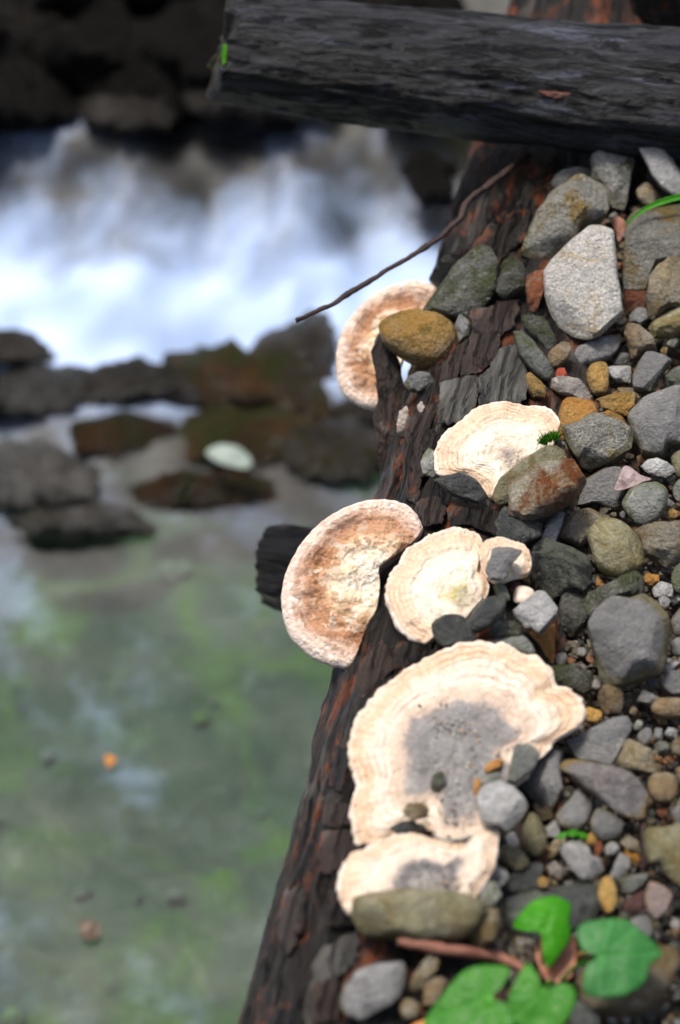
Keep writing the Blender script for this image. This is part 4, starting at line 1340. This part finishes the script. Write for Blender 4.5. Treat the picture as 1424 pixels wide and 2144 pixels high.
MAT['gritmix'] = tint_mat('grit', [(0, (.07, .065, .06)), (.25, (.22, .20, .17)), (.45, (.36, .32, .27)), (.6, (.12, .11, .10)), (.75, (.40, .24, .10)), (.85, (.30, .29, .28))], .5)
grit(f5, [(930, 1620, 22, 30), (950, 1690, 35, 30), (1000, 1580, 40, 25), (960, 1530, 45, 22)], 240, 61)
grit(f6, [(905, 1850, 30, 14), (930, 1860, 20, 10)], 60, 62)

# loose wood, leaves, twigs on the bank
wc = rock('wood_chip', P('1100,1320 1161,1304 1163,1392 1150,1388 1130,1356'), 'wood', 'block', .5, .5, .25)
tag(wc, 'orange rotten wood chip below the pale squarish stone', 'wood')
wc = rock('wood_chip', P('1012,1608 1030,1592 1064,1588 1062,1602 1035,1616 1018,1620'), 'wood', 'block', 3.0, .5, .25)
tag(wc, 'orange flake of rotten wood in the hollow of the largest fungus', 'wood')
wc = rock('wood_chip', P('990,1658 992,1632 1004,1620 1010,1632 1004,1664 996,1674'), 'wood', 'block', 3.0, .5, .25)
tag(wc, 'narrow orange sliver of wood beside the octagonal slate', 'wood')
wc = rock('wood_chip', P('1246,1225 1250,1202 1266,1222 1258,1236'), 'wood', 'block', .9, .5, .25)
tag(wc, 'pointed orange wood chip between the black knobbly stone and the olive egg', 'wood')

# fill: smaller pebbles between the traced stones, each its own
TR = [np.array(P(s[0])) for s in STONES] + [np.array(f) for f in (f3o, f4o, f5o, f6o)]


def inside(poly, x, y):
    c = False
    m = len(poly)
    j = m - 1
    for i in range(m):
        if (poly[i][1] > y) != (poly[j][1] > y) and x < (poly[j][0] - poly[i][0]) * (y - poly[i][1]) / (poly[j][1] - poly[i][1]) + poly[i][0]:
            c = not c
        j = i
    return c


fr_ = random.Random(5)
small, tries = [], 0
while len(small) < 120 and tries < 6000:
    tries += 1
    x, y = fr_.uniform(1060, 1450), fr_.uniform(430, 2150)
    if y > 1900 and x < 1200:
        x = fr_.uniform(860, 1200)
    rr = fr_.uniform(7, 17)
    q = hit(x, y)
    if cross_s(q[0], q[1]) < .055:
        continue
    if sum(inside(pl, x + dx * rr, y + dy * rr) for pl in TR for dx, dy in ((0, 0), (.8, 0), (-.8, 0), (0, .8), (0, -.8))) > 1:
        continue
    if any((x - a) ** 2 + (y - b) ** 2 < (.8 * (rr + c)) ** 2 for a, b, c in small):
        continue
    small.append((x, y, rr))
KINDS = ['slate', 'palegrey', 'olive', 'tan', 'ochre', 'brown', 'pink', 'dark', 'greygreen', 'brown', 'lichen', 'mossy', 'slate', 'dark', 'slate', 'slate', 'rust', 'greygreen', 'dark']
NAMES = {'lichenwhite': 'white lichened', 'slate': 'grey slate', 'palegrey': 'pale grey', 'olive': 'olive', 'tan': 'tan', 'ochre': 'ochre yellow', 'brown': 'brown', 'pink': 'pinkish grey',
         'dark': 'blackish', 'greygreen': 'grey green', 'rust': 'rust red', 'lichen': 'lichen spotted', 'mossy': 'dark mossy'}
for i, (x, y, rr) in enumerate(small):
    k = fr_.choice(KINDS)
    o = rock('pebble', ell(x, y, rr, rr * fr_.uniform(.6, .95), fr_.uniform(0, 180), 8, .16, i + 1), k, fr_.choice(['round', 'block', 'soft', 'block']),
             fr_.uniform(-.3, .4), .4, fr_.uniform(.3, .42), n=24, tilt=14)
    tag(o, 'small %s pebble filling a gap between the larger stones' % NAMES[k], 'pebble', 'small %s pebbles in the gaps' % NAMES[k])


gp = []
while len(gp) < 5200:
    x, y = rng.uniform(1000, 1500), rng.uniform(240, 2250)
    if rng.random() < .18:
        x, y = rng.uniform(760, 1100), rng.uniform(1930, 2230)
    q = hit(x, y)
    if cross_s(q[0], q[1]) < .05:
        continue
    z = float(gravel(q[0], q[1])) - .030 + rng.uniform(-.006, .004)
    gp.append((np.array([q[0], q[1], z if cross_s(q[0], q[1]) > .105 else max(z, q[2] - .004)]), float(rng.uniform(.0014, .0052))))
scatter('gravel', gp, tint_mat('fine_gravel', [(0, (0.031, 0.0217, 0.0124)), (.2, (0.062, 0.0527, 0.031)), (.38, (0.0248, 0.0186, 0.0136)), (.52, (0.0992, 0.093, 0.0806)),
                                               (.64, (0.136, 0.0558, 0.0186)), (.72, (0.0868, 0.0651, 0.0279)), (.84, (0.0434, 0.031, 0.0217)), (.93, (0.167, 0.0806, 0.031))], .5),
        'fine wet brown gravel between the stones of the bank', 'gravel', 3)

# ------------------------------------------------------------------ twigs, leaves, grass, moss
zt = LOG_Z + LOG_R + .012
pts = []
for (x, y), dz in zip([(622, 672), (700, 633), (790, 582), (870, 532), (928, 492), (958, 458), (984, 418), (1015, 392), (1060, 366), (1110, 330)],
                      [.0, .0, 0, .0, .004, .006, .010, .010, .004, -.012]):
    pts.append(on_z(x, y, zt + dz))
tr_ = random.Random(12)
pts = [p + np.array([tr_.uniform(-1, 1), tr_.uniform(-1, 1), tr_.uniform(-1, 1)]) * .0022 for p in pts]
fine, frad = [], []
rad0 = [.0022, .0023, .0024, .0025, .0026, .0028, .003, .0032, .0034, .0034]
for i in range(len(pts) - 1):
    for k in range(3):
        u = k / 3
        fine.append(pts[i] * (1 - u) + pts[i + 1] * u + np.array([tr_.uniform(-1, 1), tr_.uniform(-1, 1), tr_.uniform(-1, 1)]) * .0007)
        frad.append((rad0[i] * (1 - u) + rad0[i + 1] * u) * (1.28 if k == 1 and i % 2 else tr_.uniform(.88, 1.08)))
fine.append(pts[-1])
frad.append(.0034)
tw = tube('long_twig', fine, frad, 'twig', k=10, wob=.35)
tag(tw, 'thin dark twig reaching out from under the cross log over the white water', 'twig')
pts = [hit(x, y) + unit(CAMV - hit(x, y)) * .024 for x, y in ((833, 1968), (880, 1977), (960, 1992), (1040, 2004), (1098, 2030))]
tw = tube('short_twig', pts, [.0040, .0044, .0042, .0038, .0028], 'twig_red', k=9, wob=.35)
tag(tw, 'short reddish brown twig lying below the long olive grey bar of stone', 'twig')
pts = [hit(x, y) + np.array([0, 0, z]) for x, y, z in ((1338, 1680, .0), (1344, 1740, .01), (1347, 1800, .012), (1345, 1830, .0))]
tag(tube('short_twig', pts, [.0022, .0024, .0022, .0018], 'twig', k=8, wob=.3), 'thin grey brown twig upright beside the big rounded olive grey stone', 'twig')


def leaf_mesh(name, outline, base_px, tip_px, z0, mat, parent, curl=.010, tview=.45, seed=1, thick=.0005, base=None, cup=.25):
    """a thin curved blade from a traced outline, with a folded midrib and side veins"""
    poly = resample(P(outline) if isinstance(outline, str) else outline, 72, .9)
    if base is None:
        B0 = hit(*base_px) + unit(CAMV - hit(*base_px)) * z0
    else:
        B0 = base
    V = unit(CAMV - B0)
    nrm = unit(UP * (1 - tview) + V * tview)
    c = poly.mean(0)
    n = len(poly)
    rings = np.linspace(0.0, 1, 13)[1:]
    tipw = on_plane(tip_px[0], tip_px[1], B0, nrm)
    basew = on_plane(base_px[0], base_px[1], B0, nrm)
    mid = unit(tipw - basew)
    sidev = np.cross(nrm, mid)
    L = np.linalg.norm(tipw - basew)
    verts, vein = [], []

    def put(x, y):
        w = on_plane(x, y, B0, nrm)
        a = np.dot(w - basew, mid) / L
        s = np.dot(w - basew, sidev) / L
        h = cup * .5 * math.sqrt(s * s + .004) * L - curl * 1.2 * (a ** 2) - .3 * L * s * s
        h += .0016 * noise.noise(Vector((a * 3, s * 3, seed)))
        # veins fan out from the leaf base
        ang = math.atan2(abs(s), a + 1e-6)
        d = math.hypot(a, s)
        v = 0
        for va in (0, .55, 1.1, 1.75):
            v = max(v, math.exp(-((abs(ang - va) * max(d, .02)) / .016) ** 2))
        vein.append(v)
        verts.append(w + nrm * h - B0)
    for f in rings:
        for i in range(n):
            put(c[0] + (poly[i, 0] - c[0]) * f, c[1] + (poly[i, 1] - c[1]) * f)
    put(c[0], c[1])
    faces = []
    for r in range(len(rings) - 1):
        for i in range(n):
            j = (i + 1) % n
            faces.append((r * n + i, (r + 1) * n + i, (r + 1) * n + j, r * n + j))
    faces += [(len(rings) * n, i, (i + 1) % n) for i in range(n)]
    me = make_mesh(name, verts, faces, {'vein': vein})
    if Vector(me.polygons[0].normal).dot(Vector(nrm)) < 0:
        me.flip_normals()
    o = link(name, me, mat, parent, B0)
    so = o.modifiers.new('thickness', 'SOLIDIFY')
    so.thickness = thick
    so.offset = -1
    return o, B0


root = hit(1150, 2075)
plant = bpy.data.objects.new('leafy_plant', None)
plant.empty_display_size = .03
COL.objects.link(plant)
plant.location = root
tag(plant, 'young green plant with heart shaped leaves growing through the pebbles', 'plant')
LV = [('1074,1930 1095,1900 1114,1883 1150,1868 1180,1872 1198,1883 1194,1919 1196,1956 1176,1990 1150,2022 1137,1996 1132,1955 1098,1946', (1137, 1947), (1072, 1931), .055, 'leaf_bright'),
      ('1208,1942 1244,1925 1307,1921 1340,1942 1390,1985 1364,2013 1349,2055 1302,2084 1226,2080 1227,2024 1250,2004 1218,1987', (1254, 2003), (1390, 1985), .075, 'leaf_cool'),
      ('888,2130 925,2081 967,2034 1004,2021 1067,2024 1055,2062 1030,2089 1066,2106 1078,2150 1040,2185 960,2180 900,2150', (1030, 2089), (886, 2130), .085, 'leaf_mid'),
      ('1064,2088 1090,2036 1106,2014 1125,2040 1139,2072 1176,2059 1206,2071 1198,2118 1160,2165 1110,2180 1075,2140', (1139, 2073), (1108, 2184), .08, 'leaf_mid')]
for k, (ol, bp_, tp_, z0, m) in enumerate(LV):
    lf, B0 = leaf_mesh('leaf', ol, bp_, tp_, z0, m, plant, seed=k + 3, curl=.008)
    g = root + np.array([.004 * (k - 1.5), .003 * k, -.02])
    midp = (g + B0) / 2 + np.array([0, 0, .014])
    tube('stem', [g, midp, B0 - np.array([0, 0, .0008])], [.0017, .0014, .0010], 'leaf_mid' if k % 2 else 'twig_red', plant, k=8)
dl, _ = leaf_mesh('dead_leaf', '1128,1962 1165,1955 1202,1948 1207,2008 1192,2050 1150,2058 1124,2012', (1150, 2056), (1202, 1950), .02, 'deadleaf', None, seed=21, cup=.6)
tag(dl, 'curled rust brown dead leaf under the green plant', 'leaf')
dl, _ = leaf_mesh('dead_leaf', '1303,977 1318,975 1341,994 1366,1003 1345,1010 1326,1019 1288,1024 1290,1008', (1364, 1003), (1288, 1023), .026, 'purpleleaf', None, seed=22, cup=.3, curl=.003)
tag(dl, 'purple grey dead leaf scrap lying on the flat slate', 'leaf')
dl, _ = leaf_mesh('dead_leaf', '858,2150 880,2136 915,2130 950,2138 960,2160 900,2170', (960, 2155), (858, 2150), .02, 'orangeleaf', None, seed=23, cup=.2, curl=.003)
tag(dl, 'orange dead leaf under the tip of the lower green leaf', 'leaf')
dl, _ = leaf_mesh('dead_leaf', '1280,462 1296,455 1310,468 1306,490 1296,505 1289,485', (1282, 460), (1296, 505), .016, 'twig_red', None, seed=24, cup=.5, curl=.003)
tag(dl, 'pink brown curled leaf scrap beside the point of the large speckled slab', 'leaf')

# grass blade
gp0 = [hit(1308, 472) + np.array([0, 0, .02]), hit(1355, 440) + np.array([0, 0, .05]), hit(1400, 425) + np.array([0, 0, .062]), hit(1470, 415) + np.array([0, 0, .06])]
gp0 = [on_plane(x, y, hit(1360, 450) + unit(CAMV - hit(1360, 450)) * (.05 + .01 * i), unit(UP + UPV * .3)) for i, (x, y) in enumerate(((1308, 471), (1335, 447), (1362, 431), (1395, 419), (1470, 400)))]
gv, gf = [], []
for i, p in enumerate(gp0):
    wd = (.0006, .0016, .0026, .0032, .0030)[i]
    u = unit(np.cross(gp0[min(i + 1, 4)] - gp0[max(0, i - 1)], FWD))
    for s, lift_ in ((-1, .0008), (0, -.0004), (1, .0008)):
        gv.append(p - gp0[0] + u * wd * s - FWD * lift_)
for i in range(4):
    for s in range(2):
        a = i * 3 + s
        gf.append((a, a + 1, a + 4, a + 3))
gme = make_mesh('grass_blade', gv, gf, {'vein': [0] * len(gv)})
gb = link('grass_blade', gme, 'leaf_bright', None, gp0[0])
gs = gb.modifiers.new('subdivision', 'SUBSURF')
gs.levels = gs.render_levels = 2
so = gb.modifiers.new('thickness', 'SOLIDIFY')
so.thickness = .0004
tag(gb, 'single green grass blade arching over the round tan pebble', 'grass')


def moss_tuft(name, px_pts, n, h, label, seed, lift=.012, parent=None):
    r = random.Random(seed)
    V, Fc = [], []
    O = hit(*px_pts[0]) + UP * lift
    for k in range(n):
        i = r.randrange(len(px_pts))
        x, y = px_pts[i]
        b = on_z(x + r.gauss(0, 5), y + r.gauss(0, 3), O[2])
        d = unit(np.array([r.uniform(-.6, .6), r.uniform(-.6, .6), 1]))
        s = unit(np.cross(d, [r.uniform(-1, 1), r.uniform(-1, 1), .1]))
        hh = h * r.uniform(.5, 1.1)
        o = len(V)
        V += [b - O - s * .0005, b - O + s * .0005, b - O + d * hh * .6 + s * .0004, b - O + d * hh]
        Fc += [(o, o + 1, o + 2), (o, o + 2, o + 3)]
    me = make_mesh(name, V, Fc, None, False)
    o = link(name, me, 'moss', parent, O)
    if label:
        tag(o, label, 'moss')
    return o


moss_tuft('moss_tuft', [(1138, 928), (1146, 922), (1154, 919), (1162, 917)], 520, .008, 'bright green moss tuft between the cream fungus and the orange stone', 4, .028)
# little sprout
sp = bpy.data.objects.new('seedling', None)
sp.empty_display_size = .02
COL.objects.link(sp)
sp.location = hit(1205, 1756)
tag(sp, 'tiny bright green seedling above the pale heart shaped pebble', 'plant')
for ol, b_, t_, sd_ in (('1184,1741 1200,1737 1214,1742 1206,1750 1190,1748', (1212, 1745), (1184, 1741), 31), ('1164,1750 1178,1742 1190,1744 1178,1756', (1190, 1746), (1164, 1752), 32),
                        ('1212,1746 1226,1742 1232,1750 1218,1756', (1212, 1748), (1232, 1748), 33)):
    lf, B0 = leaf_mesh('leaf', ol, b_, t_, .026, 'leaf_bright', sp, seed=sd_, curl=.002, thick=.0004)
    tube('stem', [np.array(sp.location), (np.array(sp.location) + B0) / 2 + np.array([.001, 0, .003]), B0], [.0007, .0006, .0005], 'leaf_bright', sp, k=6)

# ------------------------------------------------------------------ the stream: rocks, floating leaves, pebbles under water
def wat(x, y):
    return on_z(x, y, -1.0)


def upz(z):
    return lambda x, y: on_z(x, y, z)


GR = 'wet rocks in the stream'
RIV = [
    ('560,700 600,655 660,640 690,690 680,770 600,780 540,760', 'river', 'soft', -.93, 'dark grey stream rock standing against the white water, tallest of the ledge'),
    ('395,740 470,720 560,735 640,770 690,800 680,880 560,890 440,850 400,800', 'riverbrown', 'soft', -.95, 'broad dark brown wet rock in front of the white water'),
    ('180,790 290,755 400,760 430,800 400,850 280,850 190,840', 'river', 'soft', -.96, 'grey brown rock at the foot of the white water'),
    ('-60,800 40,760 170,775 190,830 110,870 -60,870', 'rivergrey', 'soft', -.96, 'long grey rock under the pale edge of the white water'),
    ('170,880 250,855 340,870 345,930 270,965 180,950', 'riverbrown', 'round', -.98, 'rounded orange brown rock below the ledge'),
    ('340,880 440,850 560,860 660,900 640,960 540,990 420,970 350,940', 'riverbrown', 'soft', -.99, 'mossy brown flat rock carrying the pale leaf'),
    ('-60,950 40,925 150,940 190,1000 160,1055 60,1070 -60,1050', 'rivergrey', 'soft', -.97, 'pale grey rounded rock breaking the surface'),
    ('620,900 720,880 810,920 820,980 740,1010 640,990', 'river', 'soft', -.97, 'dark grey rock in the water beside the torn bark strip'),
    ('300,1010 420,985 560,1010 620,1040 540,1075 400,1070 310,1050', 'riverbrown', 'soft', -1.0, 'low brown rock just awash above the calm pool'),
    ('50,1095 150,1075 260,1060 330,1075 315,1105 220,1125 110,1128', 'rivergrey', 'slab', -.975, 'flat pale grey slab standing in for a foamy reflective ridge at the edge of the calm pool'),  # slab added in place of a foamy water ridge; its reflection is the pale colour
    ('-60,700 -20,690 60,700 90,740 40,765 -60,770', 'river', 'soft', -.92, 'dark rock half under the foam'),
    ('700,850 760,830 800,850 800,890 730,890', 'river', 'soft', -.97, 'small dark rock right beside the torn bark strip'),
    ('380,170 500,160 620,190 640,235 520,250 400,230', 'cliff2', 'soft', -.71, 'grey brown boulder far above the cascade'),
    ('160,210 290,190 380,215 370,260 250,270 170,250', 'cliff2', 'soft', -.73, 'dark brown boulder above the cascade'),
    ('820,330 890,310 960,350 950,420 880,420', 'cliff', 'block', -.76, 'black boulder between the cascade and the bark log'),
]
for s, m, prof, z, lab in RIV:
    pp = np.array(P(s))
    if pp[:, 1].mean() > 600:       # low shelves lying flat across the current
        cc = pp.mean(0)
        pp = cc + (pp - cc) * np.array([1.28, .92])
    o = rock('stream_rock', [tuple(q) for q in pp], m, prof, 0, .3, .24, base=upz(z), n=60, rough=2.6, tear=.22, facets=8)
    tag(o, lab, 'rock', GR)
# black rock wall behind the cascade
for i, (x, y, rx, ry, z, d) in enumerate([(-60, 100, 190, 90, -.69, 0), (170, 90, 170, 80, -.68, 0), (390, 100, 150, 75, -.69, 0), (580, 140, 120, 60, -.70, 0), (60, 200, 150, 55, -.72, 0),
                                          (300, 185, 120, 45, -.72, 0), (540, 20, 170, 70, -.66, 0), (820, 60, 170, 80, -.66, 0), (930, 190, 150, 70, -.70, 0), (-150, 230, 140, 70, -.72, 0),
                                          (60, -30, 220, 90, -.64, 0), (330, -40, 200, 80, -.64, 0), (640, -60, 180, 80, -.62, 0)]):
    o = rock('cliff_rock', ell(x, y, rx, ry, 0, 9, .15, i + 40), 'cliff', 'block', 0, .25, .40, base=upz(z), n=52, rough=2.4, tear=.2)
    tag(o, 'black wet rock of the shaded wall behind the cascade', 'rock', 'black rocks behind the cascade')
fl, _ = leaf_mesh('floating_leaf', '432,945 460,930 500,935 528,962 520,980 480,975 445,962', (432, 945), (528, 970), 0, 'paleleaf', None, seed=41, base=on_z(480, 955, -.925), cup=.1, curl=.002)
tag(fl, 'pale bluish leaf stuck on the mossy brown stream rock', 'leaf')
fl, _ = leaf_mesh('floating_leaf', '219,1588 224,1580 238,1583 245,1592 234,1600 228,1609', (216, 1586), (244, 1606), 0, 'orangeleaf', None, seed=42, base=on_z(232, 1594, -.985), cup=.1, curl=.002)
tag(fl, 'bright orange leaf floating on the calm pool', 'leaf')
fl, _ = leaf_mesh('floating_leaf', '165,1935 190,1925 210,1940 205,1965 175,1965', (165, 1935), (208, 1962), 0, 'wetleaf', None, seed=43, base=on_z(188, 1946, -.985), cup=.1, curl=.002)
tag(fl, 'dull brown leaf floating on the calm pool', 'leaf')

sp_ = []
while len(sp_) < 160:
    x, y = rng.uniform(-2.0, .05), rng.uniform(.4, 2.6)
    if cross_s(x, y) > -.14:
        continue
    sp_.append((np.array([x, y, BED + .05 * fbm((x * 2.5, y * 2.5, 0), 4) + .008]), float(rng.uniform(.006, .020))))
scatter('stream_pebbles', sp_, tint_mat('stream_pebble', [(0, (.07, .085, .06)), (.25, (.09, .10, .082)), (.45, (.07, .105, .03)), (.6, (.10, .11, .095)), (.72, (.07, .11, .025)), (.84, (.08, .085, .055)), (.93, (.12, .13, .11))], .6),
        'blurred grey and green pebbles on the bed of the calm pool', 'pebbles', 8)
